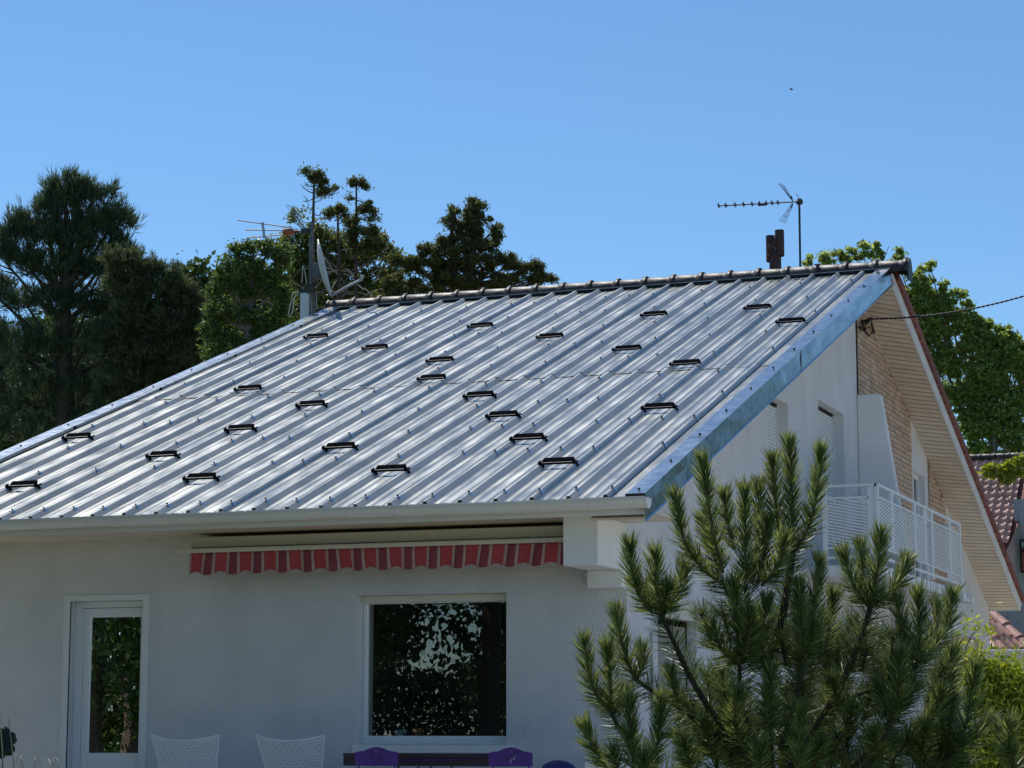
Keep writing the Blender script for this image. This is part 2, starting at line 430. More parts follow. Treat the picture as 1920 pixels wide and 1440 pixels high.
def make_sheet(xa, xb, ya, yb, lift, seed):
    r = random.Random(seed)
    prof = rib_profile(xa, xb)
    ns = 14
    ph = [r.uniform(0, 6.28) for _ in range(4)]; am = [r.uniform(0.0003, 0.0009) for _ in range(2)]
    tilt = r.uniform(-0.0025, 0.0025)
    cam_ = [r.uniform(-0.022, 0.022) for _ in range(12)]
    V = []
    for j in range(ns + 1):
        y = ya + (yb - ya) * j / ns
        for x, h in prof:
            dz = 0
            if h < 0.002: dz = am[0] * math.sin(y * 2.3 + ph[0] + x * 3) + am[1] * math.sin(y * 5.1 + ph[1] + x * 7)
            pan_i = int((x - xa) / PIT + 1e-6) * 3 + int(3 * (((x - xa) / PIT) % 1.0))
            if h < 0.002: dz += cam_[pan_i % 12] * ((((x - xa) / PIT * 3) % 1.0) - 0.5) * 0.11
            dz += tilt * (x - xa) / (xb - xa)
            p = np.array([x, y, zr(y)]) + nrm * (h + lift + dz)
            V.append(p)
    k = len(prof); F = []
    for j in range(ns):
        for i in range(k - 1):
            F.append((j * k + i, j * k + i + 1, (j + 1) * k + i + 1, (j + 1) * k + i))
    me = fast_mesh('roof_sheet', V, F)
    return me
ribs = [RIB0 - PIT * k for k in range(24)]
k = 0
starts = []
xb = RIB0 + PIT
while xb > XL + 0.1:
    xa = xb - 3 * PIT
    if xa < XL: xa = xb - PIT * int((xb - XL) / PIT)
    if xa >= xb - 0.1: break
    starts.append((xa, xb)); xb = xa
for i, (xa, xb) in enumerate(starts):
    lf = 0.0015 if i % 2 else 0.0
    xe = xb if i else XR - 0.06
    if i == 0: xb = RIB0 + 0.0
    xb2 = xb if i else RIB0
    link('roof_sheet', make_sheet(xa, xb2, YE, 4.36, lf, i), M['galv'], house)
    link('roof_sheet', make_sheet(xa, xb2, 4.22, YR, lf + 0.007, 50 + i), M['galv'], house)
# pan that runs under the right verge flashing
for ya, yb, l in ((YE, 4.36, 0.0), (4.22, YR, 0.006)):
    m_ = MB()
    for j in range(10):
        y0 = ya + (yb - ya) * j / 10; y1 = ya + (yb - ya) * (j + 1) / 10
        m_.quad((RIB0 + 0.03, y0, zr(y0) + l), (XR - 0.03, y0, zr(y0) + l), (XR - 0.03, y1, zr(y1) + l), (RIB0 + 0.03, y1, zr(y1) + l))
    m_.build('roof_sheet', M['galv'], house)

# verge flashings in overlapping lengths: top strip, vertical face, drip lip
def flashing(x_in, x_out, y0, y1, lift, sgn):
    d = 0.048 + lift
    m_ = MB(); vs = []
    ns = 8
    for j in range(ns + 1):
        y = y0 + (y1 - y0) * j / ns
        wob = 0.004 * math.sin(y * 3.1 + y0) + 0.003 * math.sin(y * 7.3)
        z = zr(y)
        xo = x_out + sgn * lift
        vs += [(x_in, y, z + 0.012 + lift), (x_in, y, z + d), (xo, y, z + d + 0.004), (xo + sgn * wob, y, z + d - 0.11), (xo, y, z + d - 0.235), (xo + sgn * 0.014, y, z + d - 0.245)]
    fs = []
    for j in range(ns):
        for k in range(5):
            fs.append((j * 6 + k, j * 6 + k + 1, j * 6 + k + 7, j * 6 + k + 6))
    return m_.add(vs, fs)
y0 = YE - 0.03
i = 0
while y0 < YR - 0.2:
    y1 = min(y0 + 1.98, YR + 0.12)
    if YR - y1 < 0.4: y1 = YR + 0.12
    flashing(0.37, XR, y0, y1 + 0.06, 0.0025 * (i % 2), 1).build('verge_flashing', M['galv_flash'], house)
    flashing(XL + 0.22, XL, y0, y1 + 0.06, 0.0025 * (i % 2), -1).build('verge_flashing', M['galv_flash'], house)
    y0 = y1; i += 1
# folded end of the right flashing over the gutter
MB().hexa([(0.375, YE - 0.035, zr(YE) + 0.012), (XR - 0.006, YE - 0.035, zr(YE) + 0.012), (XR - 0.006, YE - 0.032, zr(YE) + 0.012), (0.375, YE - 0.032, zr(YE) + 0.012)],
          [(0.375, YE - 0.035, zr(YE) + 0.04), (XR - 0.006, YE - 0.035, zr(YE) + 0.04), (XR - 0.006, YE - 0.032, zr(YE) + 0.04), (0.375, YE - 0.032, zr(YE) + 0.04)]).build('flashing_end', M['dark_gap'], house)
# white bargeboard under the right flashing
MB().hexa([(0.50, YE + 0.1, zr(YE + 0.1) - 0.225), (0.535, YE + 0.1, zr(YE + 0.1) - 0.225), (0.535, 10.2, zr(10.2) - 0.225), (0.50, 10.2, zr(10.2) - 0.225)],
          [(0.50, YE + 0.1, zr(YE + 0.1) - 0.05), (0.535, YE + 0.1, zr(YE + 0.1) - 0.05), (0.535, 10.2, zr(10.2) - 0.05), (0.50, 10.2, zr(10.2) - 0.05)]).build('bargeboard', M['fascia'], house)
MB().hexa([(0.0, YE + 0.1, zr(YE + 0.1) - 0.21), (0.5, YE + 0.1, zr(YE + 0.1) - 0.21), (0.5, 10.2, zr(10.2) - 0.21), (0.0, 10.2, zr(10.2) - 0.21)],
          [(0.0, YE + 0.1, zr(YE + 0.1) - 0.19), (0.5, YE + 0.1, zr(YE + 0.1) - 0.19), (0.5, 10.2, zr(10.2) - 0.19), (0.0, 10.2, zr(10.2) - 0.19)]).build('verge_soffit', M['beige'], house)

# roofing screws with saddle washers, rows over every batten
sc_ = MB()
rs = random.Random(3)
rows = [YE + 0.22, 0.60, 1.68, 2.76, 3.85, 4.95, 6.02, 7.12, 8.2, 9.28]
def local_box(mb, c, ux, uy, uz, a, b, h):
    c = np.array(c); P = []
    for dz in (0, h):
        for sx, sy in ((-1, -1), (1, -1), (1, 1), (-1, 1)):
            P.append(c + ux * a * sx + uy * b * sy + uz * dz)
    mb.add(P, [(0, 3, 2, 1), (4, 5, 6, 7), (0, 1, 5, 4), (1, 2, 6, 5), (2, 3, 7, 6), (3, 0, 4, 7)])
ux = np.array([1.0, 0, 0]); uy = np.array([0, 1.0, SL]); uy /= np.linalg.norm(uy)
heads = MB()
for rI, y in enumerate(rows):
    for kI, x in enumerate(ribs):
        if x < XL + 0.2: continue
        if rI > 0 and (kI + rI) % 2 == 0 and rs.random() < 0.85: continue
        yy = y + rs.uniform(-0.03, 0.03)
        top = np.array([x, yy, zr(yy)]) + nrm * 0.05
        local_box(sc_, top, ux, uy, nrm, 0.017, 0.022, 0.004)
        V = [top + ux * 0.017 + uy * 0.022 * s for s in (-1, 1)] + [top + ux * 0.036 - nrm * 0.03 + uy * 0.022 * s for s in (1, -1)]
        sc_.add([v + (ux * 0.7 + nrm * 0.7) * 0.003 for v in V], [(0, 1, 2, 3)])
        V = [top - ux * 0.017 + uy * 0.022 * s for s in (-1, 1)] + [top - ux * 0.036 - nrm * 0.03 + uy * 0.022 * s for s in (1, -1)]
        sc_.add([v + (-ux * 0.7 + nrm * 0.7) * 0.003 for v in V], [(0, 1, 2, 3)])
        heads.lathe(top + nrm * 0.004, [(0.0115, 0), (0.0115, 0.009), (0.006, 0.013), (0, 0.013)], 6)
for y in np.arange(YE + 0.1, YR, 0.98):
    for xx, e in ((0.46, 0.052), (XL + 0.1, 0.052)):
        heads.lathe(np.array([xx, y, zr(y)]) + nrm * e, [(0.012, 0), (0.012, 0.012), (0, 0.015)], 6)
tag(sc_.build('screw_washers', M['bright_zinc'], house), kind='stuff')
tag(heads.build('screw_heads', M['black_metal'], house), kind='stuff')

# ---- black bracket bars (snow stops) between ribs: two bent legs, tilted plate, rolled lip
GUARDS = [(607, 630), (716, 652), (912, 611), (1041, 630), (1233, 588), (1427, 574), (1490, 599), (1186, 653), (837, 674), (821, 708), (908, 742), (950, 778), (998, 819), (1050, 865), (1293, 680), (1243, 762), (480, 727), (598, 755), (461, 802), (647, 837), (738, 879), (158, 816), (316, 851), (384, 893), (48, 909)]
GROWS = [7.70, 6.60, 5.475, 4.40, 3.29, 2.22, 1.125, 0.075]
SX, SZ, SY = ux, nrm, uy
def make_plate():
    m_ = MB(); hw = 0.166
    prof = [(-0.070, 0.040), (-0.074, 0.050), (-0.062, 0.060), (-0.046, 0.056), (-0.018, 0.074), (0.010, 0.090), (0.014, 0.086), (-0.014, 0.069), (-0.044, 0.049)]
    V = [np.array((s * (hw - (0.018 if i in (5, 6) else 0.008 if i in (4, 7) else 0)), a, b)) for s in (-1, 1) for i, (a, b) in enumerate(prof)]
    n = len(prof)
    m_.add(V, [tuple(range(n)), tuple(range(n, 2 * n))[::-1]] + [(i, (i + 1) % n, n + (i + 1) % n, n + i) for i in range(n)])
    return m_.mesh('stop_plate')
def make_leg():
    m_ = MB()
    m_.box(-0.012, 0.012, -0.085, 0.03, 0.043, 0.05)
    m_.hexa([(-0.012, -0.088, 0.043), (0.012, -0.088, 0.043), (0.012, -0.078, 0.043), (-0.012, -0.078, 0.043)], [(-0.012, -0.088, 0.078), (0.012, -0.088, 0.078), (0.012, -0.078, 0.078), (-0.012, -0.078, 0.078)])
    m_.lathe((0, -0.05, 0.05), [(0.009, 0), (0.009, 0.03), (0, 0.032)], 6)
    m_.hexa([(0.012, -0.085, 0.043), (0.03, -0.085, 0.01), (0.03, -0.03, 0.01), (0.012, -0.03, 0.043)], [(0.015, -0.085, 0.045), (0.034, -0.085, 0.012), (0.034, -0.03, 0.012), (0.015, -0.03, 0.045)])
    return m_.mesh('stop_leg')
plate_me, leg_me = make_plate(), make_leg()
edge_me = MB().box(-0.150, 0.150, -0.070, -0.060, 0.0585, 0.0615).mesh('stop_highlight'); edge_me.materials.append(M['dull_steel'])  # grey strip that paints in the highlight along the lip
plate_me.materials.append(M['black_metal']); leg_me.materials.append(M['black_metal'])
frame = Matrix(((1, 0, 0), (0, uy[1], nrm[1]), (0, uy[2], nrm[2])))
for px, py in GUARDS:
    d = ray(px, py)
    t = ((3.08 + SL * (CAM[1] + 1.01)) - CAM[2]) / (d[2] - SL * d[1])
    p = CAM + d * t
    kk = math.floor((RIB0 - p[0] + 0.05) / PIT) + 0.5
    x = RIB0 - PIT * kk
    y = min(GROWS, key=lambda q: abs(q - p[1]))
    root = empty('snow_stop', (x, y, zr(y)), house)
    root.rotation_euler = frame.to_euler()
    link('stop_plate', plate_me, None, root)
    link('stop_highlight', edge_me, None, root)
    for s in (-1, 1):
        lg = link('stop_leg', leg_me, None, root); lg.location = (s * PIT / 2, 0, 0)

# ---- ridge: closure, light upstand, half-round tiles
MB().box(XL + 0.15, XR - 0.25, YR - 0.02, YR + 0.03, zr(YR) - 0.02, zr(YR) + 0.046).build('ridge_closure', M['dark_gap'], house)
MB().hexa([(XL + 0.1, YR - 0.03, zr(YR) + 0.047), (XR - 0.02, YR - 0.03, zr(YR) + 0.047), (XR - 0.02, YR + 0.2, zr(YR) + 0.09), (XL + 0.1, YR + 0.2, zr(YR) + 0.09)],
          [(XL + 0.1, YR - 0.03, zr(YR) + 0.053), (XR - 0.02, YR - 0.03, zr(YR) + 0.053), (XR - 0.02, YR + 0.2, zr(YR) + 0.096), (XL + 0.1, YR + 0.2, zr(YR) + 0.096)]).build('ridge_upstand', M['fascia'], house)
def ridge_tile_mesh():
    m_ = MB(); L = 0.41
    def ring(x, r, sq=1.0):
        return [(x, r * 1.02 * math.cos(R_(a)), -0.02 + r * sq * math.sin(R_(a)) * 0.98) for a in range(-28, 209, 18)]
    secs = [(0.0, 0.120), (0.03, 0.120), (0.035, 0.128), (0.30, 0.122), (0.36, 0.121), (0.362, 0.136), (0.40, 0.138), (0.425, 0.136), (0.427, 0.118)]
    V = []; n = len(ring(0, 1))
    for x, r in secs: V += ring(x, r)
    F = []
    for j in range(len(secs) - 1):
        for k in range(n - 1): F.append((j * n + k, j * n + k + 1, (j + 1) * n + k + 1, (j + 1) * n + k))
    m_.add(V, F)
    m_.add([], [])
    kb = [(0.050, 0.10), (0.050, 0.118), (0.042, 0.130), (0.024, 0.139), (0, 0.141)]
    m_.lathe((0.395, 0, -0.01), kb, 10)
    return m_.mesh('ridge_tile')
rt = ridge_tile_mesh(); rt.materials.append(M['ridge'])
rt.polygons.foreach_set('use_smooth', [True] * len(rt.polygons))
RX = XL - 0.03
nT = 21
for i in range(nT):
    o = link('ridge_tile', rt, None, house)
    o.location = (RX + i * 0.41 + 0.0, 10.25 + random.uniform(-.004, .004), 7.185 + random.uniform(-.003, .003))
    o.rotation_euler = (random.uniform(-0.01, 0.01), random.uniform(-0.006, 0.006), random.uniform(-0.008, 0.008))
# ridge end plates
for x, s in ((RX - 0.002, -1), (RX + nT * 0.41 + 0.012, 1)):
    P = [(0.135 * math.cos(R_(a)), -0.02 + 0.133 * math.sin(R_(a))) for a in range(-10, 191, 20)]
    P = [(0.135, -0.19), ] + P + [(-0.135, -0.19)]
    V = [(x, 10.25 + a, 7.185 + b) for a, b in P] + [(x + s * 0.025, 10.25 + a, 7.185 + b) for a, b in P]
    n = len(P)
    MB().add(V, [tuple(range(n)), tuple(range(n, 2 * n))[::-1]] + [(i, (i + 1) % n, n + (i + 1) % n, n + i) for i in range(n)]).build('ridge_end', M['ridge'], house)

# ---- back slope: sheathing, verge tiles, fascia, lining boards
MB().hexa([(XL, 10.3, zb(10.3) - 0.04), (XR - 0.03, 10.3, zb(10.3) - 0.04), (XR - 0.03, YB, zb(YB) - 0.04), (XL, YB, zb(YB) - 0.04)],
          [(XL, 10.3, zb(10.3) - 0.02), (XR - 0.03, 10.3, zb(10.3) - 0.02), (XR - 0.03, YB, zb(YB) - 0.02), (XL, YB, zb(YB) - 0.02)]).build('back_roof', M['red_tile'], house)
vt = MB()
prof = [(-0.02, -0.10), (0.025, -0.10), (0.03, 0.015), (0.0, 0.05), (-0.10, 0.045), (-0.16, 0.02), (-0.22, 0.035), (-0.22, 0.012), (-0.16, 0.0), (-0.10, 0.022), (-0.02, 0.02)]
n = len(prof)
V = [(a, 0.0, b + 0.0) for a, b in prof] + [(a, 0.40, b + 0.0) for a, b in prof]
vt.add(V, [tuple(range(n)), tuple(range(n, 2 * n))[::-1]] + [(i, (i + 1) % n, n + (i + 1) % n, n + i) for i in range(n)])
vtm = vt.mesh('verge_tile'); vtm.materials.append(M['red_tile'])
L_ = (YB - 10.35) / math.cos(math.atan(0.349))
nv = 34
for i in range(nv):
    y = 10.36 + (YB - 10.42) * i / (nv - 0.2)
    for xx in (XR + 0.03,):
        o = link('verge_tile', vtm, None, house)
        o.location = (xx, y, zb(y) + 0.028 + random.uniform(-.004, .004))
        o.rotation_euler = (-math.atan(0.349) + 0.05, 0, random.uniform(-0.01, 0.01))
fb = MB()
for x0, x1, da, db in ((XR - 0.03, XR, 0.0, 0.115), (XR + 0.001, XR + 0.018, 0.085, 0.125)):
    fb.hexa([(x0, 10.15, zs(10.15) + da), (x1, 10.15, zs(10.15) + da), (x1, YB, zs(YB) + da), (x0, YB, zs(YB) + da)],
            [(x0, 10.15, zs(10.15) + db), (x1, 10.15, zs(10.15) + db), (x1, YB, zs(YB) + db), (x0, YB, zs(YB) + db)])
fb.build('verge_fascia', M['fascia'], house)
nb = 84
M['joint_shade'] = principled('brown_joint_shade', (0.20, 0.16, 0.11), 0.8)[0]
def inner(y): return 6.98 - 0.3585 * (y - 10.45)
for i in range(nb):
    y0 = 10.28 + (YB - 10.28) * i / nb; y1 = 10.28 + (YB - 10.28) * (i + 1) / nb - 0.022
    xi, xo = 0.002, XR - 0.032
    za0, za1 = inner(y0), inner(y1); zo0, zo1 = zs(y0) + 0.012, zs(y1) + 0.012
    st = 0.0
    MB().hexa([(xi, y0, za0 + st), (xo, y0, zo0 + st), (xo, y1, zo1), (xi, y1, za1)],
              [(xi, y0, za0 + 0.006), (xo, y0, zo0 + 0.006), (xo, y1, zo1 + 0.006), (xi, y1, za1 + 0.006)]).build('soffit_board', M['beige'], house)
MB().quad((0.002, 10.28, inner(10.28) + 0.0085), (XR - 0.032, 10.28, zs(10.28) + 0.0205), (XR - 0.032, YB, zs(YB) + 0.0205), (0.002, YB, inner(YB) + 0.0085)).build('soffit_joint_shade', M['joint_shade'], house)  # dark brown sheet that paints the shade in the joints between boards
MB().hexa([(XL, YB - 0.02, zs(YB)), (XR, YB - 0.02, zs(YB)), (XR, YB + 0.01, zs(YB)), (XL, YB + 0.01, zs(YB))],
          [(XL, YB - 0.02, zb(YB)), (XR, YB - 0.02, zb(YB)), (XR, YB + 0.01, zb(YB)), (XL, YB + 0.01, zb(YB))]).build('rear_fascia', M['fascia'], house)

# ---- brick panels on the gable
def brick_panel(y0, y1, z0, ztop, cap_n):
    pan = MB()
    pan.add([(0.006, y0, z0), (0.006, y1, z0), (0.006, y1, ztop(y1)), (0.006, y0, ztop(y0))], [(0, 1, 2, 3)])
    base = pan.build('brick_panel', M['mortar'], house)
    bl, bh, jt = 0.21, 0.060, 0.013
    proto = MB().box(0.004, 0.020, -bl / 2, bl / 2, -bh / 2, bh / 2).mesh('brick'); proto.materials.append(M['brick'])
    items = []
    z = z0 + bh / 2; r = 0
    while z < ztop(y0) + 0.5:
        y = y0 + (0 if r % 2 else -(bl + jt) / 2)
        while y < y1:
            a, b = max(y, y0 + 0.004), min(y + bl, y1 - 0.004)
            if b - a > 0.05 and z + bh / 2 < ztop(b) - 0.005: items.append((a, b, z))
            y += bl + jt
        z += bh + jt; r += 1
    items.sort(key=lambda q: (-q[2]))
    rest = MB()
    for i, (a, b, z) in enumerate(items):
        if i < cap_n:
            o = link('brick', proto, None, base)
            o.location = (random.uniform(-0.002, 0.002), (a + b) / 2, z); o.scale = (1, (b - a) / bl, 1)
        else:
            e = random.uniform(-0.002, 0.002)
            rest.box(0.004 + e, 0.020 + e, a, b, z - bh / 2, z + bh / 2)
    if rest.v: tag(rest.build('bricks', M['brick'], base), kind='stuff')
brick_panel(10.345, 14.11, 2.93, lambda y: inner(y) - 0.01 if y > 10.5 else 6.95, 290)
brick_panel(15.50, 16.93, 2.93, lambda y: inner(y) - 0.01, 150)
# black expansion strip where render and brick meet
MB().box(-0.01, 0.016, 10.327, 10.345, 5.49, 6.86).build('joint_strip', M['dark_gap'], house)

# ---- sloping fin wall beside the balcony door
MB().hexa([(0.001, 10.30, 2.93), (0.70, 10.30, 2.93), (0.70, 10.44, 2.93), (0.001, 10.44, 2.93)],
          [(0.001, 10.30, 5.475), (0.328, 10.30, 5.475), (0.328, 10.44, 5.475), (0.001, 10.44, 5.475)]).build('fin_wall', M['plaster_trim'], house, bevel=0.02)

# ---- roller shutters and openings in the gable
def shutter(y0, y1, z0, z1, x, mat):
    root = empty('gable_window', (0, 0, 0), house)
    m_ = MB(); z = z1 - 0.05; V = []
    n = int((z1 - z0) / 0.042)
    for i in range(n):
        zt = z1 - 0.04 - i * 0.042
        m_.add([(x, y0, zt), (x, y1, zt), (x + 0.008, y1, zt - 0.012), (x + 0.008, y0, zt - 0.012), (x + 0.008, y1, zt - 0.03), (x + 0.008, y0, zt - 0.03), (x, y1, zt - 0.039), (x, y0, zt - 0.039)],
               [(0, 1, 2, 3), (3, 2, 4, 5), (5, 4, 6, 7)])
    m_.build('roller_shutter', mat, root)
    MB().box(x - 0.002, x + 0.03, y1 - 0.05, y1 - 0.002, z0, z1 - 0.002).build('guide_rail', M['fascia'], root)
    MB().box(x - 0.02, x - 0.005, y0, y1, z0, z1).build('backing', M['dark_gap'], root)
    MB().box(x - 0.003, x + 0.02, y0, y1 - 0.052, z1 - 0.03, z1 - 0.004).build('head_rail', M['dark_gap'], root)
shutter(5.35, 6.35, 3.75, 4.821, -0.14, M['shutter'])
shutter(7.964, 9.45, 2.94, 5.10, -0.15, M['shutter'])

def casement(y0, y1, z0, z1, x, mats, bars=1):
    root = empty('gable_window', (0, 0, 0), house)
    fr = MB()
    w = 0.06
    fr.box(x - 0.05, x, y0, y0 + w, z0, z1); fr.box(x - 0.05, x, y1 - w, y1, z0, z1)
    fr.box(x - 0.05, x, y0 + w, y1 - w, z0, z0 + w); fr.box(x - 0.05, x, y0 + w, y1 - w, z1 - w, z1)
    for i in range(bars):
        c = y0 + (y1 - y0) * (i + 1) / (bars + 1)
        fr.box(x - 0.045, x - 0.003, c - 0.04, c + 0.04, z0 + w, z1 - w)
    fr.build('frame', mats, root)
    MB().quad((x - 0.03, y0, z0), (x - 0.03, y1, z0), (x - 0.03, y1, z1), (x - 0.03, y0, z1)).build('pane', M['glass'], root)
    MB().box(x - 0.6, x - 0.58, y0 - .3, y1 + .3, z0 - .2, z1 + .2).build('curtain', M['room'], root)
    return root
casement(14.30, 15.20, 2.94, 4.865, -0.09, M['pvc'])
M['green_frame'] = principled('dark_green_frame', (0.02, 0.05, 0.045), 0.4)[0]
gw = casement(0.95, 2.285, 0.9, 2.06, -0.10, M['green_frame'])
MB().box(-0.06, 0.012, 0.95, 2.285, 2.06, 2.16).build('shutter_box', M['shutter_beige'], gw)
MB().box(0.001, 0.03, 0.93, 2.31, 2.163, 2.25).build('lintel_trim', M['shutter_beige'], gw)
MB().box(-0.1, -0.08, 17.3, 20.05, 0.1, 2.44).build('garage_door', M['shutter_beige'], house)
gt = MB(); gt.box(0.001, 0.03, 20.05, 20.2, 0.1, 2.5); gt.box(0.001, 0.03, 17.2, 20.05, 2.44, 2.5)
gt.build('garage_surround', M['apricot'], house)
MB().tube([(0.02, 0.703, 0.0), (0.02, 0.703, 1.9)], 0.012, 6).build('conduit', M['grey_alu'], house)

# ---- front door
door = empty('front_door', (0, 0, 0), house)
sr = MB()
sr.box(-5.952, DX0 - 0.0, -0.012, 0.02, 0.0, 2.318); sr.box(DX1, -4.978, -0.012, 0.02, 0.0, 2.318); sr.box(DX0, DX1, -0.012, 0.02, DZ1, 2.318)
sr.build('surround', M['plaster_trim'], door)
fr = MB()
for a, b in ((DX0, -5.80), (-5.105, DX1)): fr.box(a, b, 0.115, 0.18, 0.02, DZ1)
fr.box(-5.80, -5.105, 0.115, 0.18, 2.20, DZ1)
fr.build('frame', M['pvc'], door, bevel=0.004)
lf = MB()
lf.box(-5.797, -5.728, 0.125, 0.175, 0.03, 2.195); lf.box(-5.142, -5.108, 0.125, 0.175, 0.03, 2.195)
lf.box(-5.728, -5.142, 0.125, 0.175, 2.104, 2.195); lf.box(-5.728, -5.142, 0.125, 0.175, 0.03, 0.755)
lf.build('leaf', M['pvc'], door, bevel=0.005)
MB().box(-5.70, -5.17, 0.118, 0.126, 0.2, 0.668).build('lower_panel', M['pvc'], door, bevel=0.004)
MB().quad((-5.74, 0.15, 0.74), (-5.13, 0.15, 0.74), (-5.13, 0.15, 2.11), (-5.74, 0.15, 2.11)).build('pane', M['glass'], door)

# ---- living room window
win = empty('living_room_window', (0, 0, 0), house)
MB().box(WX0 + 0.002, WX1 - 0.002, 0.12, 0.24, 2.19, 2.255).build('shutter_box', M['shutter_beige'], win)
fr = MB()
fr.box(WX0 + 0.002, -2.685, 0.17, 0.24, WZ0, 2.19); fr.box(-1.25, WX1 - 0.002, 0.17, 0.24, WZ0, 2.19)
fr.box(-2.685, -1.25, 0.17, 0.24, WZ0, 0.926); fr.box(-2.685, -1.25, 0.175, 0.24, 2.182, 2.19)
fr.build('frame', M['pvc'], win, bevel=0.004)
for x in (-2.5, -1.95, -1.4): MB().box(x - 0.02, x + 0.02, 0.165, 0.1705, 0.868, 0.88).build('drain_cover', M['fascia'], win)
MB().quad((-2.69, 0.205, 0.92), (-1.245, 0.205, 0.92), (-1.245, 0.205, 2.185), (-2.69, 0.205, 2.185)).build('pane', M['glass'], win)
MB().hexa([(WX0 - 0.01, -0.045, 0.765), (WX1 + 0.03, -0.045, 0.765), (WX1 + 0.03, 0.17, 0.775), (WX0 - 0.01, 0.17, 0.775)],
          [(WX0 - 0.01, -0.045, 0.842), (WX1 + 0.03, -0.045, 0.842), (WX1 + 0.03, 0.17, 0.852), (WX0 - 0.01, 0.17, 0.852)]).build('sill', M['plaster_trim'], win, bevel=0.006)
rm = MB()
X0, X1, Y0, Y1, Z0, Z1 = XL + 0.6, -0.1, 0.21, 5.0, 0.02, 2.6
rm.quad((X0, Y1, Z0), (X1, Y1, Z0), (X1, Y1, Z1), (X0, Y1, Z1)); rm.quad((X0, Y0, Z0), (X0, Y1, Z0), (X0, Y1, Z1), (X0, Y0, Z1))
rm.quad((X1, Y0, Z0), (X1, Y1, Z0), (X1, Y1, Z1), (X1, Y0, Z1)); rm.quad((X0, Y0, Z0), (X1, Y0, Z0), (X1, Y1, Z0), (X0, Y1, Z0)); rm.quad((X0, Y0, Z1), (X1, Y0, Z1), (X1, Y1, Z1), (X0, Y1, Z1))
rm.quad((-3.9, Y0, Z0), (-3.9, Y1, Z0), (-3.9, Y1, Z1), (-3.9, Y0, Z1))
rm.build('room_interior', M['room'], house)

# ---- flue pipes behind the ridge
fl = empty('chimney_flue', (0, 0, 0), house)
def pipe(x, y, r, z0, z1):
    return MB().lathe((x, y, 0), [(r * .82, z1 - 0.06), (r * .82, z1), (r, z1), (r, z0), (r * .8, z0)], 16)
pipe(-1.312, 10.9, 0.064, 7.53, 7.905).build('flue_pipe', M['flue'], fl, smooth=False)
pipe(-1.178, 10.9, 0.066, 7.60, 7.975).build('flue_pipe', M['flue'], fl)
MB().lathe((-1.245, 10.9, 0), [(0.085, 6.7), (0.085, 7.60), (0.05, 7.68)], 16).build('flue_base', M['flue'], fl)
MB().tube([(-1.30, 10.85, 7.60), (-1.29, 10.85, 7.74), (-1.20, 10.85, 7.84)], 0.05, 10).build('flue_branch', M['flue'], fl)

# ---- balcony on the gable
bal = empty('balcony', (0, 0, 0), house)
BX, BY0, BY1 = 0.90, 7.07, 12.90
MB().box(0.002, 0.955, 6.9, 13.68, 2.80, 2.925).build('slab', M['plaster_dirty'], bal, bevel=0.006)
def bar(a, b, w=0.018, h=0.018, name='rail', par=bal):
    a, b = np.array(a, float), np.array(b, float)
    t = (b - a) / np.linalg.norm(b - a)
    s = np.cross(t, [0, 0, 1.0]); s = np.array([1.0, 0, 0]) if np.linalg.norm(s) < 0.1 else s / np.linalg.norm(s)
    u = np.cross(s, t)
    A = [a + s * w * i + u * h * j for i, j in ((-1, -1), (1, -1), (1, 1), (-1, 1))]
    B = [b + s * w * i + u * h * j for i, j in ((-1, -1), (1, -1), (1, 1), (-1, 1))]
    return MB().hexa(A, B).build(name, M['white_paint'], par)
ZT, ZP1, ZP0, ZL = 3.895, 3.73, 3.17, 3.03
XB0 = 0.262
bar((XB0 - 0.1, BY0, ZT), (BX, BY0, ZT), 0.026, 0.016, 'top_rail'); bar((BX, BY0 - 0.026, ZT), (BX, BY1, ZT), 0.026, 0.016, 'top_rail')
bar((XB0, BY0, ZL), (BX, BY0, ZL), name='bottom_rail'); bar((BX, BY0, ZL), (BX, BY1, ZL), name='bottom_rail')
bar((BX, BY1, ZT), (0.02, BY1, ZT), 0.02, 0.014, 'top_rail'); bar((BX, BY1, ZL), (0.02, BY1, ZL), name='bottom_rail')
bar((XB0, BY0, ZP1 + .02), (BX - 0.1, BY0, ZP1 + .02), 0.012, 0.012, 'panel_rail'); bar((XB0, BY0, ZP0 - .02), (BX - 0.1, BY0, ZP0 - .02), 0.012, 0.012, 'panel_rail')
bar((BX, BY0 + 0.1, ZP1 + .02), (BX, BY1, ZP1 + .02), 0.012, 0.012, 'panel_rail'); bar((BX, BY0 + 0.1, ZP0 - .02), (BX, BY1, ZP0 - .02), 0.012, 0.012, 'panel_rail')
for x in (XB0, ): bar((x, BY0, 2.93), (x, BY0, ZT - .02), 0.03, 0.02, 'post')
MB().box(BX - 0.115, BX - 0.022, BY0 - 0.012, BY0 + 0.012, ZL, ZT - .02).build('post', M['white_paint'], bal)
MB().box(BX - 0.02, BX + 0.02, BY0 - 0.03, BY0 + 0.03, 2.93, ZT - .017).build('post', M['white_paint'], bal)
YP = [BY0] + [on(q, 980, 0, BX)[1] for q in (1672, 1715, 1733, 1746, 1779)] + [BY1]
for y in YP[1:]:
    MB().box(BX - 0.016, BX + 0.016, y - 0.05, y + 0.05, 2.97 if y in (YP[4], YP[6]) else ZP0 - .03, ZT - .017).build('post', M['white_paint'], bal)
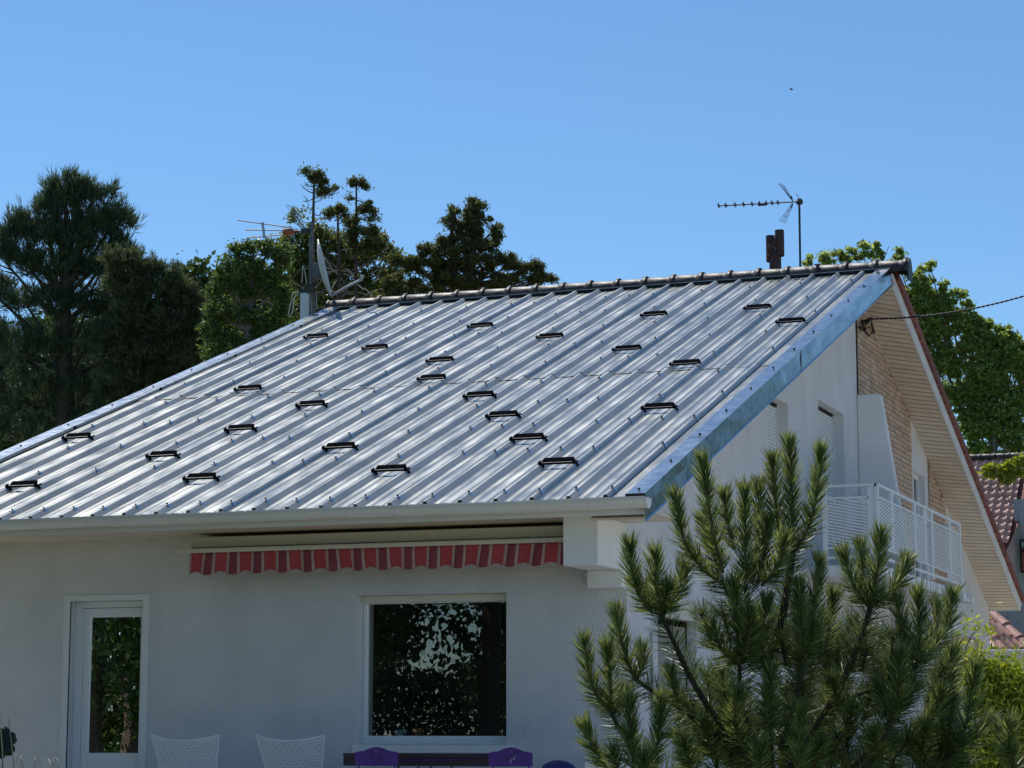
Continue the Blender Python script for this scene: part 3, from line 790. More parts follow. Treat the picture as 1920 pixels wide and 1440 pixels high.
def slats(o0, o1, mk, rise, step):
    L = o1 - o0
    z = ZP0 - abs(rise) * L
    while z < ZP1:
        za, zb_ = z, z + rise * L
        if rise < 0: za, zb_ = z + abs(rise) * L, z
        a0, a1 = o0, o1
        lo, hi = ZP0, ZP1
        def clip(a, za, b, zb_):
            if za > zb_: r = clip(b, zb_, a, za); return None if r is None else (r[2], r[3], r[0], r[1])
            if zb_ < lo + .01 or za > hi - .01: return None
            if za < lo: a, za = a + (b - a) * (lo - za) / (zb_ - za), lo
            if zb_ > hi: b, zb_ = a + (b - a) * (hi - za) / (zb_ - za), hi
            return a, za, b, zb_
        r = clip(a0, za, a1, zb_)
        if r and abs(r[2] - r[0]) > 0.06:
            a, za, b, zc = r
            m_ = MB(); h = step * 0.27
            p = mk
            if p == 'side':
                m_.hexa([(BX - 0.010, a, za - h), (BX + 0.006, a, za - h), (BX + 0.006, b, zc - h), (BX - 0.010, b, zc - h)], [(BX - 0.002, a, za + h), (BX + 0.010, a, za + h), (BX + 0.010, b, zc + h), (BX - 0.002, b, zc + h)])
            else:
                m_.hexa([(a, BY0 - 0.006, za - h), (a, BY0 + 0.010, za - h), (b, BY0 + 0.010, zc - h), (b, BY0 - 0.006, zc - h)], [(a, BY0 - 0.010, za + h), (a, BY0 + 0.002, za + h), (b, BY0 + 0.002, zc + h), (b, BY0 - 0.010, zc + h)])
            m_.build('slat', M['white_paint'], bal)
        z += step
for i in range(6):
    if i == 3: continue
    slats(YP[i] + 0.05, YP[i + 1] - 0.05, 'side', 0.27, 0.042)
slats(XB0 + 0.02, BX - 0.115, 'front', -0.22, 0.038)

# ------------------------------------------------------------------ awning
aw = thing('awning', 'closed folding awning with a scalloped red and maroon striped valance under the eave', 'awning', (-2.3, -0.3, 2.7))
AX0, AX1, AY = -4.28, -0.34, -0.45
def wb(m_, *b): return m_.box(b[0] + 2.3, b[1] + 2.3, b[2] + 0.3, b[3] + 0.3, b[4] - 2.7, b[5] - 2.7)
wb(MB(), AX0 - 0.03, AX1, -0.40, -0.02, 2.728, 2.832).build('cassette', M['awning_alu'], aw, bevel=0.01)
wb(MB(), AX0 - 0.14, AX1, AY - 0.045, AY + 0.045, 2.672, 2.716).build('front_bar', M['awning_alu'], aw, bevel=0.012)
wb(MB(), AX0 - 0.02, AX1, -0.42, -0.05, 2.70, 2.722).build('rolled_canvas', M['dark_gap'], aw)
seq = []
x = AX0
seq.append((x, x + 0.02, 'canvas_pale')); x += 0.02
per = (AX1 - 0.02 - x) / 15.0
wr, wd, wp = 0.47 * per, 0.31 * per, 0.11 * per
for i in range(15):
    for w, mm in ((wr, 'canvas_red'), (wp, 'canvas_pale'), (wd, 'canvas_dark'), (wp, 'canvas_pale')):
        seq.append((x, x + w, mm)); x += w
X00 = AX0 + 0.02
def lower(x):
    ph = ((x - X00) / per) % 1.0
    return 2.474 + 0.019 * math.cos(2 * math.pi * (ph - 0.235)) - 0.0
def wav(x, z):
    k = (2.68 - z) / 0.2
    return AY - 0.02 + k * (0.016 * math.sin(2 * math.pi * (x - X00) / per + 0.6) + 0.012 * math.sin(x * 2.7) + 0.008 * math.sin(x * 11.3))
def skew(x, z): return x + (2.68 - z) * 0.12 * math.sin(x * 1.9 + 0.5)
val = empty('valance', (0, 0, 0), aw)
for a, b, mm in seq:
    ncol = 5; nrow = 6
    V, F = [], []
    for j in range(nrow + 1):
        for i in range(ncol + 1):
            x = a + (b - a) * i / ncol
            zb0 = lower(x); z = 2.674 + (zb0 - 2.674) * j / nrow
            V.append((skew(x, z) + 2.3, wav(x, z) + 0.3, z - 2.7))
    for j in range(nrow):
        for i in range(ncol):
            p = j * (ncol + 1) + i
            F.append((p, p + 1, p + ncol + 2, p + ncol + 1))
    o = MB().add(V, F).build('stripe', M[mm], val, smooth=True)
    s = o.modifiers.new('thick', 'SOLIDIFY'); s.thickness = 0.003
hem = []
for i in range(241):
    x = AX0 + (seq[-1][1] - AX0) * i / 240
    z = lower(x); hem.append((skew(x, z) + 2.3, wav(x, z) + 0.3 - 0.001, z - 2.7))
MB().tube(hem, 0.006, 5).build('hem', M['canvas_pale'], val)

# ------------------------------------------------------------------ aerials, dish, cable, bird
def T(points, base): return [tuple(np.array(p) - np.array(base)) for p in points]
base = np.array([-0.775, 10.42, 7.2])
an = thing('tv_antenna', 'dark television aerial with a long boom on a mast behind the ridge', 'antenna', base)
MB().tube(T([(-0.775, 10.42, 7.0), (-0.77, 10.42, 8.29)], base), 0.0165, 8).build('mast', M['dark_steel'], an)
boom_a, boom_b = np.array(on(1499, 378, 1, 10.42)), np.array(on(1347, 386, 1, 10.42))
MB().tube(T([boom_a, boom_b], base), 0.0095, 6).build('boom', M['dark_steel'], an)
MB().lathe(boom_a - base, [(0, -.05), (0.045, -0.035), (0.052, 0), (0.03, 0.04), (0, 0.045)], 10).build('clamp', M['dark_steel'], an)
for q in (1347.5, 1361, 1378.5, 1394.5, 1410.5, 1424.5, 1437, 1448, 1459):
    c = boom_a + (boom_b - boom_a) * ((1499 - q) / 152.0)
    m_ = MB(); m_.box(-0.004, 0.004, -0.075, 0.075, -0.006, 0.006); m_.box(-0.006, 0.006, -0.01, 0.01, -0.034, 0.038)
    o = m_.build('director', M['dark_steel'], an); o.location = c - base
c = boom_a + (boom_b - boom_a) * 0.46
MB().box(-0.055, 0.055, -0.014, 0.014, -0.03, -0.006).build('boom_joint', M['dark_steel'], an).location = c - base
j = np.array(on(1486, 379, 1, 10.42))
for sgn, tip in ((1, on(1465, 346, 1, 10.42)), (-1, on(1467, 416, 1, 10.42))):
    m_ = MB()
    st = j + np.array([0, 0, 0.02 * sgn])
    for dy in np.linspace(-0.13, 0.13, 5):
        m_.tube(T([st + np.array([0, dy * .3, 0]), np.array(tip) + np.array([0.012 * dy / .13, dy, 0.015 * dy / .13])], base), 0.0028, 4)
    for f in (0.15, 0.4, 0.7, 1.0):
        p = st + (np.array(tip) - st) * f
        w = 0.05 + 0.08 * f
        m_.tube(T([p + np.array([-.008, -w, -.01]), p + np.array([.008, w, .01])], base), 0.0028, 4)
    m_.build('reflector', M['dull_steel'], an)
    MB().tube(T([st, st + np.array([0, 0, 0.07 * sgn]) + np.array([-0.015, 0, 0])], base), 0.009, 5).build('reflector_bracket', M['dark_steel'], an)
MB().tube(T([boom_a + np.array([0, 0, .03]), boom_a + np.array([-0.045, 0, .12])], base), 0.004, 5).build('cable_tail', M['dark_steel'], an)

# satellite dish, its galvanised pole and the old triple-boom aerial on the left gable
AYL = 10.45
pb = np.array(on(571, 600, 1, 9.9))
pole = thing('galvanised_post', 'short grey-blue box post standing on the left roof edge under the dish', 'post', pb)
MB().box(-0.052, 0.052, -0.05, 0.05, -0.5, 0.40).build('post_tube', M['fascia'], pole, bevel=0.004)
MB().box(-0.075, 0.14, -0.06, 0.06, 0.41, 0.455).build('clamp', M['dark_steel'], pole)
MB().box(-0.06, 0.16, -0.05, 0.05, 0.50, 0.525).build('clamp', M['dark_steel'], pole)
lc = [on(563, 545, 1, 9.9), on(549, 549, 1, 9.9), on(545, 570, 1, 9.9), on(540, 590, 1, 9.9), on(543, 595, 1, 9.9), on(549, 583, 1, 9.9), on(551, 560, 1, 9.9), on(561, 548, 1, 9.9), on(575, 535, 1, 9.9), on(572, 510, 1, 9.9), on(568, 498, 1, 9.9), on(566, 530, 1, 9.9)]
MB().tube(T(lc, pb), 0.007, 5).build('coax_loop', M['dish'], pole)

mb_ = np.array(on(585, 600, 1, 10.1))
mast = thing('old_tv_antenna', 'old triple-boom television aerial with an orange dipole box on a bundled mast', 'antenna', mb_)
m_ = MB()
m_.tube(T([on(585, 615, 1, 10.1), on(584, 418, 1, 10.1)], mb_), 0.022, 8)
m_.tube(T([on(591, 612, 1, 10.12), on(589, 500, 1, 10.12), on(586, 440, 1, 10.12)], mb_), 0.014, 6)
m_.build('mast', M['dull_steel'], mast)
MB().tube(T([on(579, 560, 1, 10.05), on(581, 500, 1, 10.05), on(580, 445, 1, 10.05)], mb_), 0.01, 6).build('mast_cable', M['dull_steel'], mast)
MB().tube(T([on(594, 580, 1, 10.1), on(593, 545, 1, 10.1)], mb_), 0.006, 5).build('stay_wire', M['grey_alu'], mast)
for a, b in (((446, 413), (548, 427)), ((460, 431), (590, 433)), ((463, 446), (548, 438))):
    MB().tube(T([on(*a, 1, 10.1), on(*b, 1, 10.1)], mb_), 0.009, 6).build('boom', M['dull_steel'], mast)
pl0, pl1 = on(492, 417, 1, 10.08), on(496, 447, 1, 10.08)
m_ = MB(); a = np.array(pl0) - mb_; b = np.array(pl1) - mb_
m_.hexa([(a[0] - .018, a[1] - .01, a[2]), (a[0] + .018, a[1] - .01, a[2]), (a[0] + .018, a[1] + .01, a[2]), (a[0] - .018, a[1] + .01, a[2])],
        [(b[0] - .018, b[1] - .01, b[2]), (b[0] + .018, b[1] - .01, b[2]), (b[0] + .018, b[1] + .01, b[2]), (b[0] - .018, b[1] + .01, b[2])]).build('boom_plate', M['grey_alu'], mast)
c = np.array(on(541, 435, 1, 10.1)) - mb_
MB().lathe((0, 0, 0), [(0, -0.055), (0.06, -0.05), (0.095, -0.01), (0.085, 0.035), (0.03, 0.05), (0, 0.05)], 12).build('dipole_box', M['orange_plastic'], mast, smooth=True).location = c
m_ = MB()
tipL = np.array(on(545, 385, 1, 10.1)); foot = np.array(on(570, 432, 1, 10.1))
for dy in (-0.12, -0.04, 0.04, 0.12): m_.tube(T([foot + np.array([0.012 * dy / .12, dy * .4, 0]), tipL + np.array([0.02 * dy / .12, dy, 0.02 * dy / .12])], mb_), 0.004, 4)
for f in (0.2, 0.45, 0.7, 0.95):
    p = foot + (tipL - foot) * f
    m_.tube(T([p + np.array([-.01, -.12, 0]), p + np.array([.01, .12, 0])], mb_), 0.004, 4)
m_.build('reflector', M['grey_alu'], mast)
MB().box(-0.07, 0.07, -0.03, 0.03, -0.03, 0.035).build('mast_clamp', M['dark_steel'], mast).location = np.array(on(573, 434, 1, 10.1)) - mb_

top, bot = np.array(on(598, 450, 1, 10.0)), np.array(on(621, 555, 1, 10.0))
cen = (top + bot) / 2
dish = thing('satellite_dish', 'pale satellite dish seen edge-on with a long receiver arm beside the mast', 'satellite dish', cen)
axis_v = (top - bot); rad = np.linalg.norm(axis_v) / 2; axis_v /= np.linalg.norm(axis_v)
nd = np.array([0.93, 0.33, 0.0]); nd = nd - axis_v * (nd @ axis_v); nd /= np.linalg.norm(nd)
bd = np.cross(nd, axis_v)
def dish_mesh(th, dep):
    V, F = [], []; nr, na = 6, 28
    for i in range(nr + 1):
        r = rad * i / nr
        for k_ in range(na):
            a = 2 * math.pi * k_ / na
            V.append(r * math.cos(a) * axis_v + r * 0.93 * math.sin(a) * bd + nd * (dep * ((r / rad) ** 2 - 1) + th))
    for i in range(nr):
        for k_ in range(na):
            F.append((i * na + k_, i * na + (k_ + 1) % na, (i + 1) * na + (k_ + 1) % na, (i + 1) * na + k_))
    return V, F
V1, F1 = dish_mesh(0, 0.075); V2, F2 = dish_mesh(-0.012, 0.075)
na = 28
rim = [(6 * na + k_, 6 * na + (k_ + 1) % na, 7 * na + 6 * na + (k_ + 1) % na, 7 * na + 6 * na + k_) for k_ in range(na)]
MB().add(V1, F1).add([], []).build('reflector', M['dish'], dish, smooth=True)
MB().add(V1 + V2, [tuple(q + 7 * na for q in f) for f in F2] + rim).build('dish_back', M['dish'], dish)
MB().tube(T([bot + nd * .0, np.array(on(652, 537, 1, 9.9)), np.array(on(678, 524, 1, 9.85))], cen), 0.020, 8).build('receiver_arm', M['grey_alu'], dish)
MB().tube(T([on(676, 526, 1, 9.85), on(680, 516, 1, 9.84)], cen), [0.024, 0.03], 10).build('receiver_head', M['grey_alu'], dish)
MB().box(-0.14, -0.02, -0.08, 0.08, -0.13, 0.11).build('mount_box', M['dull_steel'], dish, bevel=0.02).location = np.array([-0.03, 0.0, -0.03])
MB().tube(T([on(596, 545, 1, 10.05), on(612, 553, 1, 10.05), on(622, 556, 1, 10.0)], cen), 0.010, 6).build('support_strut', M['dark_steel'], dish)

anc = np.array([0.03, 11.2, 6.62])
cab = thing('overhead_cable', 'black twisted overhead power cable anchored to the brick gable under the roof', 'cable', anc)
p0, p1 = np.array(on(1632, 598, 0, 0.16)), at(1965, 541, 30.0)
m_ = MB()
for ph in (0, math.pi):
    pts = []
    for i in range(161):
        t = i / 160
        p = p0 + (p1 - p0) * t; p[2] -= 0.10 * 4 * t * (1 - t)
        a = t * 120 + ph
        pts.append(p + np.array([0, 0.007 * math.cos(a), 0.007 * math.sin(a)]))
    m_.tube(T(pts, anc), 0.0075, 5)
m_.build('cable_span', M['cable'], cab)
MB().tube(T([on(1612, 603, 0, 0.01), on(1626, 602, 0, 0.08), p0], anc), [0.02, 0.028, 0.03], 6).build('anchor_hook', M['cable'], cab)
m_ = MB()
for pts in (((1632, 600), (1624, 608), (1622, 620), (1630, 630), (1636, 622), (1634, 604)), ((1628, 602), (1618, 608), (1612, 617), (1622, 622), (1629, 631)), ((1634, 603), (1637, 615), (1640, 626), (1634, 624)), ((1612, 614), (1624, 616), (1630, 613)), ((1618, 605), (1621, 618), (1626, 624))):
    m_.tube(T([on(*q, 0, 0.03 + 0.02 * (i % 3)) for i, q in enumerate(pts)], anc), 0.012, 5)
m_.build('cable_loops', M['cable'], cab)

bp_ = at(1484, 168, 60)
bird = thing('bird', 'tiny dark bird high in the empty blue sky', 'bird', bp_)
m_ = MB(); m_.tube([(-0.05, 0, 0), (-0.02, 0, 0.004), (0.03, 0, 0.002), (0.055, 0, 0)], [0.004, 0.016, 0.014, 0.003], 6)
m_.build('body', M['iron'], bird)
MB().add([(-0.015, 0, 0.01), (0.02, 0, 0.01), (0.0, 0.07, 0.03), (-0.03, 0.09, 0.02)], [(0, 1, 2, 3)]).build('wing', M['iron'], bird)
MB().add([(-0.015, 0, 0.01), (0.02, 0, 0.01), (0.0, -0.07, 0.03), (-0.03, -0.09, 0.02)], [(0, 1, 2, 3)]).build('wing', M['iron'], bird)

# ------------------------------------------------------------------ terrace furniture
def wicker_chair(x, label, rot):
    t = thing('wicker_chair', label, 'chair', (x, -0.38, 0), 'white wicker chairs against the front wall')
    t.rotation_euler = (0, 0, rot)
    # back: width grows upwards, corners rise as horns
    def P(u, v):
        w = 0.262 + 0.092 * v ** 1.3
        z = 0.42 + (0.46 + 0.055 * abs(u) ** 2.2) * v
        return (u * w, -0.20 - 0.13 * v + 0.05 * u * u, z)
    m_ = MB()
    nu, nv = 22, 16
    for i in range(nu + 1):
        u = -1 + 2 * i / nu
        m_.tube([np.array(P(u, v / 40)) + np.array([0.006 * math.sin(v * 1.25 + math.pi * (i % 2)), 0.004 * math.sin(v * 1.25 + math.pi * (i % 2)), 0]) for v in range(0, 41, 2)], 0.0075, 4, cap=False)
    for jv in range(1, nv):
        v = jv / nv
        m_.tube([np.array(P(-1 + 2 * q / 44, v)) + np.array([0, 0.006 * math.sin(q * math.pi / 2 + math.pi * (jv % 2)), 0.004 * math.sin(q * 1.57 + jv)]) for q in range(45)], 0.0085, 4, cap=False)
    m_.build('woven_back', M['white_wicker'], t)
    MB().tube([P(-1, v / 10) for v in range(11)] + [P(-1 + u / 10, 1) for u in range(1, 21)] + [P(1, 1 - v / 10) for v in range(1, 11)], 0.013, 7).build('back_rim', M['white_wicker'], t)
    s = MB()
    for i in range(21):
        a = -0.24 + 0.48 * i / 20
        s.tube([(a, -0.2, 0.42), (a, 0.05, 0.405), (a, 0.26, 0.42)], 0.008, 4)
    for i in range(20):
        b = -0.2 + 0.46 * i / 19
        s.tube([(-0.24, b, 0.415), (0.24, b, 0.415)], 0.008, 4)
    s.build('seat', M['white_wicker'], t)
    for sx, sy in ((-1, -1), (1, -1), (1, 1), (-1, 1)):
        MB().tube([(sx * 0.22, 0.03 + sy * 0.2, 0.42), (sx * 0.25, 0.03 + sy * 0.24, 0.0)], 0.014, 7).build('leg', M['white_wicker'], t)
wicker_chair(-4.20, 'white woven wicker chair with a curved back beside the glazed door', R_(2))
wicker_chair(-3.08, 'white woven wicker chair with a curved back below left of the big window', R_(-1))

def bistro(x, label, rot):
    t = thing('bistro_chair', label, 'chair', (x, -1.4, 0), 'purple folding bistro chairs at the terrace table')
    t.rotation_euler = (0, 0, rot)
    hw = 0.205
    # back plate with arched top and cut-out flourish
    bm = bmesh.new(); es = []
    top = [(-hw, 0.79), (-0.15, 0.80)] + [(-0.12 + 0.24 * i / 10, 0.802 + 0.034 * math.sin(math.pi * i / 10)) for i in range(11)] + [(0.15, 0.80), (hw, 0.79)]
    outer = [(-hw, 0.675), (hw, 0.675)] + top[::-1]
    holes = [[(-0.006, 0.70), (0.006, 0.70), (0.006, 0.735), (-0.006, 0.735)]]
    for s in (-1, 1):
        h = [(0.015, 0.775), (0.035, 0.772), (0.055, 0.758), (0.062, 0.742), (0.052, 0.752), (0.035, 0.763), (0.017, 0.766)]
        holes.append([(s * a, b) for a, b in h])
        h = [(0.018, 0.745), (0.03, 0.752), (0.045, 0.742), (0.036, 0.728), (0.022, 0.73)]
        holes.append([(s * a, b) for a, b in h])
        holes.append([(s * a, b) for a, b in [(0.006, 0.795), (0.012, 0.80), (0.016, 0.815), (0.009, 0.81)]])
    for lp in [outer] + holes:
        vs = [bm.verts.new((a, -0.02, b)) for a, b in lp]
        es += [bm.edges.new((vs[i], vs[(i + 1) % len(vs)])) for i in range(len(vs))]
    bmesh.ops.triangle_fill(bm, use_beauty=True, edges=es)
    me = bpy.data.meshes.new('back_plate'); bm.to_mesh(me); bm.free()
    o = link('back_plate', me, M['purple'], t); s_ = o.modifiers.new('thick', 'SOLIDIFY'); s_.thickness = 0.006
    for s in (-1, 1):
        MB().tube([(s * 0.17, -0.012, 0.79), (s * 0.17, -0.01, 0.5), (s * 0.18, 0.42, 0.0)], 0.009, 6).build('frame_leg', M['purple'], t)
        MB().tube([(s * 0.19, 0.36, 0.45), (s * 0.19, -0.08, 0.0)], 0.009, 6).build('frame_leg', M['purple'], t)
    for i in range(5):
        y0 = 0.0 + i * 0.075
        MB().box(-0.19, 0.19, y0, y0 + 0.06, 0.448, 0.463).build('seat_slat', M['purple'], t)
bistro(-1.868, 'purple metal folding chair at the left end of the dark table', R_(1))
bistro(-0.605, 'purple metal folding chair at the right end of the dark table', R_(-3))

tb = thing('terrace_table', 'dark plum garden table standing under the big window', 'table', (-1.58, -0.9, 0))
MB().box(-0.80, 0.79, -0.12, 0.45, 0.755, 0.775).build('tabletop', M['plum'], tb, bevel=0.004)
MB().box(-0.80, 0.79, -0.105, -0.08, 0.665, 0.754).build('apron', M['plum'], tb)
MB().hexa([(-0.2, -0.155, 0.712), (0.42, -0.155, 0.722), (0.42, -0.12, 0.722), (-0.2, -0.12, 0.712)], [(-0.2, -0.155, 0.718), (0.42, -0.155, 0.728), (0.42, -0.12, 0.728), (-0.2, -0.12, 0.718)]).build('drawer_edge', M['purple'], tb)
for x0 in (-0.22, 0.1):
    MB().tube([(x0 - 0.06, -0.09, 0.665), (x0, -0.09, 0.62), (x0 + 0.05, 0.1, 0.3), (x0 + 0.05, 0.3, 0.0)], 0.008, 6).build('leg', M['iron'], tb)
    MB().tube([(x0 + 0.16, -0.09, 0.665), (x0 + 0.1, -0.09, 0.62), (x0 + 0.06, -0.1, 0.3), (x0 + 0.05, -0.2, 0.0)], 0.008, 6).build('leg', M['iron'], tb)

bc = thing('blue_chair', 'deep blue plastic chair with a rounded back near the pine', 'chair', (-0.16, -1.45, 0))
pts = [(-0.155, 0.45)] + [(-0.155 + 0.31 * i / 16, 0.66 + 0.07 * math.sin(math.pi * i / 16) ** 0.6) for i in range(17)] + [(0.155, 0.45)]
n = len(pts)
MB().add([(a, -0.02 + 0.5 * a * a, b) for a, b in pts] + [(a, 0.005 + 0.5 * a * a, b) for a, b in pts], [tuple(range(n)), tuple(range(n, 2 * n))[::-1]] + [(i, (i + 1) % n, n + (i + 1) % n, n + i) for i in range(n)]).build('backrest', M['blue'], bc)
MB().box(-0.17, 0.17, 0.0, 0.36, 0.42, 0.45).build('seat', M['blue'], bc, bevel=0.01)
for sx in (-1, 1):
    for y in (0.02, 0.33):
        MB().tube([(sx * 0.15, y, 0.42), (sx * 0.17, y + (0.03 if y > .1 else -.03), 0)], 0.013, 6).build('leg', M['blue'], bc)
wp_ = on(1112, 1440, 1, -1.6)
pc = thing('white_planter', 'white tapered planter box beside the pine and blue chair', 'planter', (wp_[0] + 0.12, -1.6, 0))
MB().hexa([(-0.22, -0.15, 0), (0.22, -0.15, 0), (0.22, 0.15, 0), (-0.22, 0.15, 0)], [(-0.15, -0.12, 0.73), (0.15, -0.12, 0.73), (0.15, 0.12, 0.73), (-0.15, 0.12, 0.73)]).build('planter_body', M['plaster_trim'], pc, bevel=0.01)
MB().box(-0.14, 0.14, -0.11, 0.11, 0.731, 0.737).build('soil', M['bark'], pc)

# pots on the inner sill
def pot(name, px, r, h, mat, label, plant=None):
    p = on(px, 1376, 1, 0.33)
    t = thing(name, label, 'pot', (p[0], 0.36, 0.93))
    MB().lathe((0, 0, 0), [(0, 0), (r * .7, 0), (r, h), (r * .92, h), (r * .65, 0.02), (0, 0.02)], 14).build('pot', mat, t, smooth=True)
    return t
MB().box(WX0, WX1, 0.24, 0.50, 0.90, 0.928).build('inner_sill', M['pvc'], win)
pot('bowl', 749, 0.075, 0.055, M['teal_bowl'], 'teal glazed bowl on the sill behind the window glass')
pt = pot('flower_pot', 780, 0.06, 0.07, M['terracotta'], 'orange terracotta pot on the sill behind the window glass')

# ------------------------------------------------------------------ neighbouring buildings
def wave_tile(nw, wid, length):
    """a roof tile with rolls across its width, its lower edge standing proud"""
    m_ = MB(); n = nw * 8
    V = []
    for yy, e in ((0, 0.035), (length, 0.0)):
        for i in range(n + 1):
            a = i / n
            V.append((a * wid, yy, e + 0.032 * max(-0.25, math.sin(2 * math.pi * a * nw))))
    for i in range(n + 1):
        a = i / n
        V.append((a * wid, 0, 0.01 + 0.032 * max(-0.25, math.sin(2 * math.pi * a * nw))))
    k_ = n + 1
    F = [(i, i + 1, k_ + i + 1, k_ + i) for i in range(n)] + [(2 * k_ + i, 2 * k_ + i + 1, i + 1, i) for i in range(n)]
    return m_.add(V, F).mesh('roof_tile')

nh = thing('neighbour_house', 'house behind with a sunlit pinkish tiled roof and grey side wall', 'house', (-2.0, 39.0, 0))
NB = np.array([-2.0, 39.0, 0.0])
ridge_l = np.array(at(1800, 857, 58)); ridge_r = np.array(at(1960, 851, 58))
zR = ridge_l[2]
wt = wave_tile(1, 0.20, 0.36)
wt.materials.append(M['pink_tile'])
wt.polygons.foreach_set('use_smooth', [True] * len(wt.polygons))
yR = ridge_l[1]; pr = R_(37)
x_left = ridge_l[0] - 0.2
def roofpt(x, s): return np.array([x, yR - s * math.cos(pr), zR - 0.12 - s * math.sin(pr)])
for r in range(13):
    s = 0.30 * (r + 1)
    xr_edge = on(1921 - 22 * min(1.0, r / 10.0), 880 + 17 * r, 1, yR - s * math.cos(pr))[0]
    for cI in range(14):
        x = x_left + 0.20 * cI
        if x + 0.2 > xr_edge: break
        o = link('roof_tile', wt, None, nh)
        o.location = roofpt(x, s) - NB + np.array([0, random.uniform(-.006, .006), random.uniform(-.004, .004)]); o.rotation_euler = (pr, 0, random.uniform(-.01, .01))
MB().add([roofpt(x_left - 3, 0) - NB + (0, .05, -.05), roofpt(x_left + 2.35, 0) - NB + (0, .05, -.05), roofpt(x_left + 1.75, 4.3) - NB + (0, .05, -.05), roofpt(x_left - 3, 4.3) - NB + (0, .05, -.05)], [(0, 1, 2, 3)]).build('roof_deck', M['red_tile'], nh)
for i in range(7):
    x = x_left + i * 0.36
    o = link('ridge_tile', rt, None, nh); o.location = np.array([x, yR + 0.03, zR - 0.02]) - NB; o.scale = (0.9, 0.75, 0.75)
# grey gable wall of the neighbour with a dark window
gx = float(at(1903, 1030, 55)[0]); gy = float(at(1903, 1030, 55)[1])
gwm = MB(); gwm.box(gx - NB[0] - 0.9, gx - NB[0] + 6, gy - NB[1], gy - NB[1] + 0.3, 0, float(at(1903, 1098, 55)[2]))
gwm.box(gx - NB[0], gx - NB[0] + 6, gy - NB[1], gy - NB[1] + 0.3, float(at(1903, 1098, 55)[2]), float(at(1903, 935, 55)[2]))
gwm.build('grey_wall', M['grey_cement'], nh)
MB().box(gx - NB[0] - 1.3, gx - NB[0] + 6, yR + 0.35 - NB[1], yR + 0.6 - NB[1], -0.6, float(at(1903, 893, 58)[2])).build('grey_wall', M['grey_cement'], nh)
wa, wb2 = at(1912, 1012, 54.9), at(1935, 1075, 54.9)
fr = MB(); fr.box(wa[0] - NB[0], wb2[0] - NB[0], wa[1] - NB[1] - 0.06, wa[1] - NB[1] + .02, wb2[2], wa[2])
wf = fr.build('window', M['dark_gap'], nh)
MB().quad((wa[0] - NB[0] + .05, wa[1] - NB[1] - .07, wb2[2] + .05), (wb2[0] - NB[0], wa[1] - NB[1] - .07, wb2[2] + .05), (wb2[0] - NB[0], wa[1] - NB[1] - .07, wa[2] - .05), (wa[0] - NB[0] + .05, wa[1] - NB[1] - .07, wa[2] - .05)).build('pane', M['glass'], wf)
MB().box(-8.0, 6.0, -2.6, 8.0, -0.6, 4.5).build('wall', M['plaster_trim'], nh)

sh = thing('garage_annexe', 'low annexe with a pale pink roll-tiled roof and white gutter beyond the eave', 'outbuilding', (-1.0, 31.0, 0))
SB = np.array([-1.0, 31.0, 0.0])
def sp(px, py, D=50.0): return np.array(at(px, py, D)) - SB
# rolls of tiles running down towards the camera
hip_a, hip_b = sp(1858, 1149, 50.8), sp(1935, 1222, 49.6)
def roll(a, b, r, seg):
    for i in range(seg):
        p = a + (b - a) * i / seg; q = a + (b - a) * (i + 1.08) / seg
        V, F = [], []
        t = (q - p) / np.linalg.norm(q - p); s = np.cross(t, [0, 0, 1.0]); s /= np.linalg.norm(s); u = np.cross(s, t)
        for e, pp, rr in ((0, p, r * .92), (1, q, r * 1.06)):
            for k_ in range(7):
                an_ = math.pi * k_ / 6
                V.append(pp + s * rr * math.cos(an_) + u * rr * math.sin(an_) * 0.8 + u * 0.02 * e)
        for k_ in range(6): F.append((k_, k_ + 1, 8 + k_, 7 + k_))
        MB().add(V, F).build('roof_tile', M['pink_tile'], sh, smooth=True)
roll(hip_a, hip_b, 0.13, 3)
for i, (a, b) in enumerate((((1856, 1166), (1896, 1217)), ((1852, 1176), (1879, 1217)), ((1850, 1187), (1864, 1217)), ((1846, 1195), (1852, 1217)), ((1868, 1172), (1912, 1217)))):
    roll(sp(*a, 50.2), sp(*b, 49.7), 0.10, 2)
MB().add([sp(1840, 1145, 51), sp(1862, 1145, 51), sp(1940, 1225, 49.8), sp(1835, 1222, 49.8)], [(0, 1, 2, 3)]).build('roof_deck', M['red_tile'], sh)
ga, gb2 = sp(1848, 1221, 49.5), sp(1950, 1221, 49.2)
MB().tube([ga, gb2], 0.045, 8).build('gutter', M['gutter'], sh)
w0 = sp(1845, 1223, 49.7)
MB().box(w0[0], w0[0] + 4, w0[1], w0[1] + 2.0, -0.6, w0[2] - 0.02).build('wall', M['plaster'], sh)

# ------------------------------------------------------------------ vegetation generators
def quads_from(c, a, b, fold=None):
    """c centre, a half-length vector, b half-width vector -> diamond/leaf quads"""
    n = len(c)
    V = np.empty((n, 4, 3), np.float32)
    V[:, 0] = c - a; V[:, 1] = c + b - a * 0.1; V[:, 2] = c + a; V[:, 3] = c - b - a * 0.1
    F = np.arange(n * 4, dtype=np.int32).reshape(n, 4)
    return V.reshape(-1, 3), F

def unit(v): return v / (np.linalg.norm(v, axis=-1, keepdims=True) + 1e-9)
def rand_dirs(n): return unit(rng.normal(size=(n, 3)))

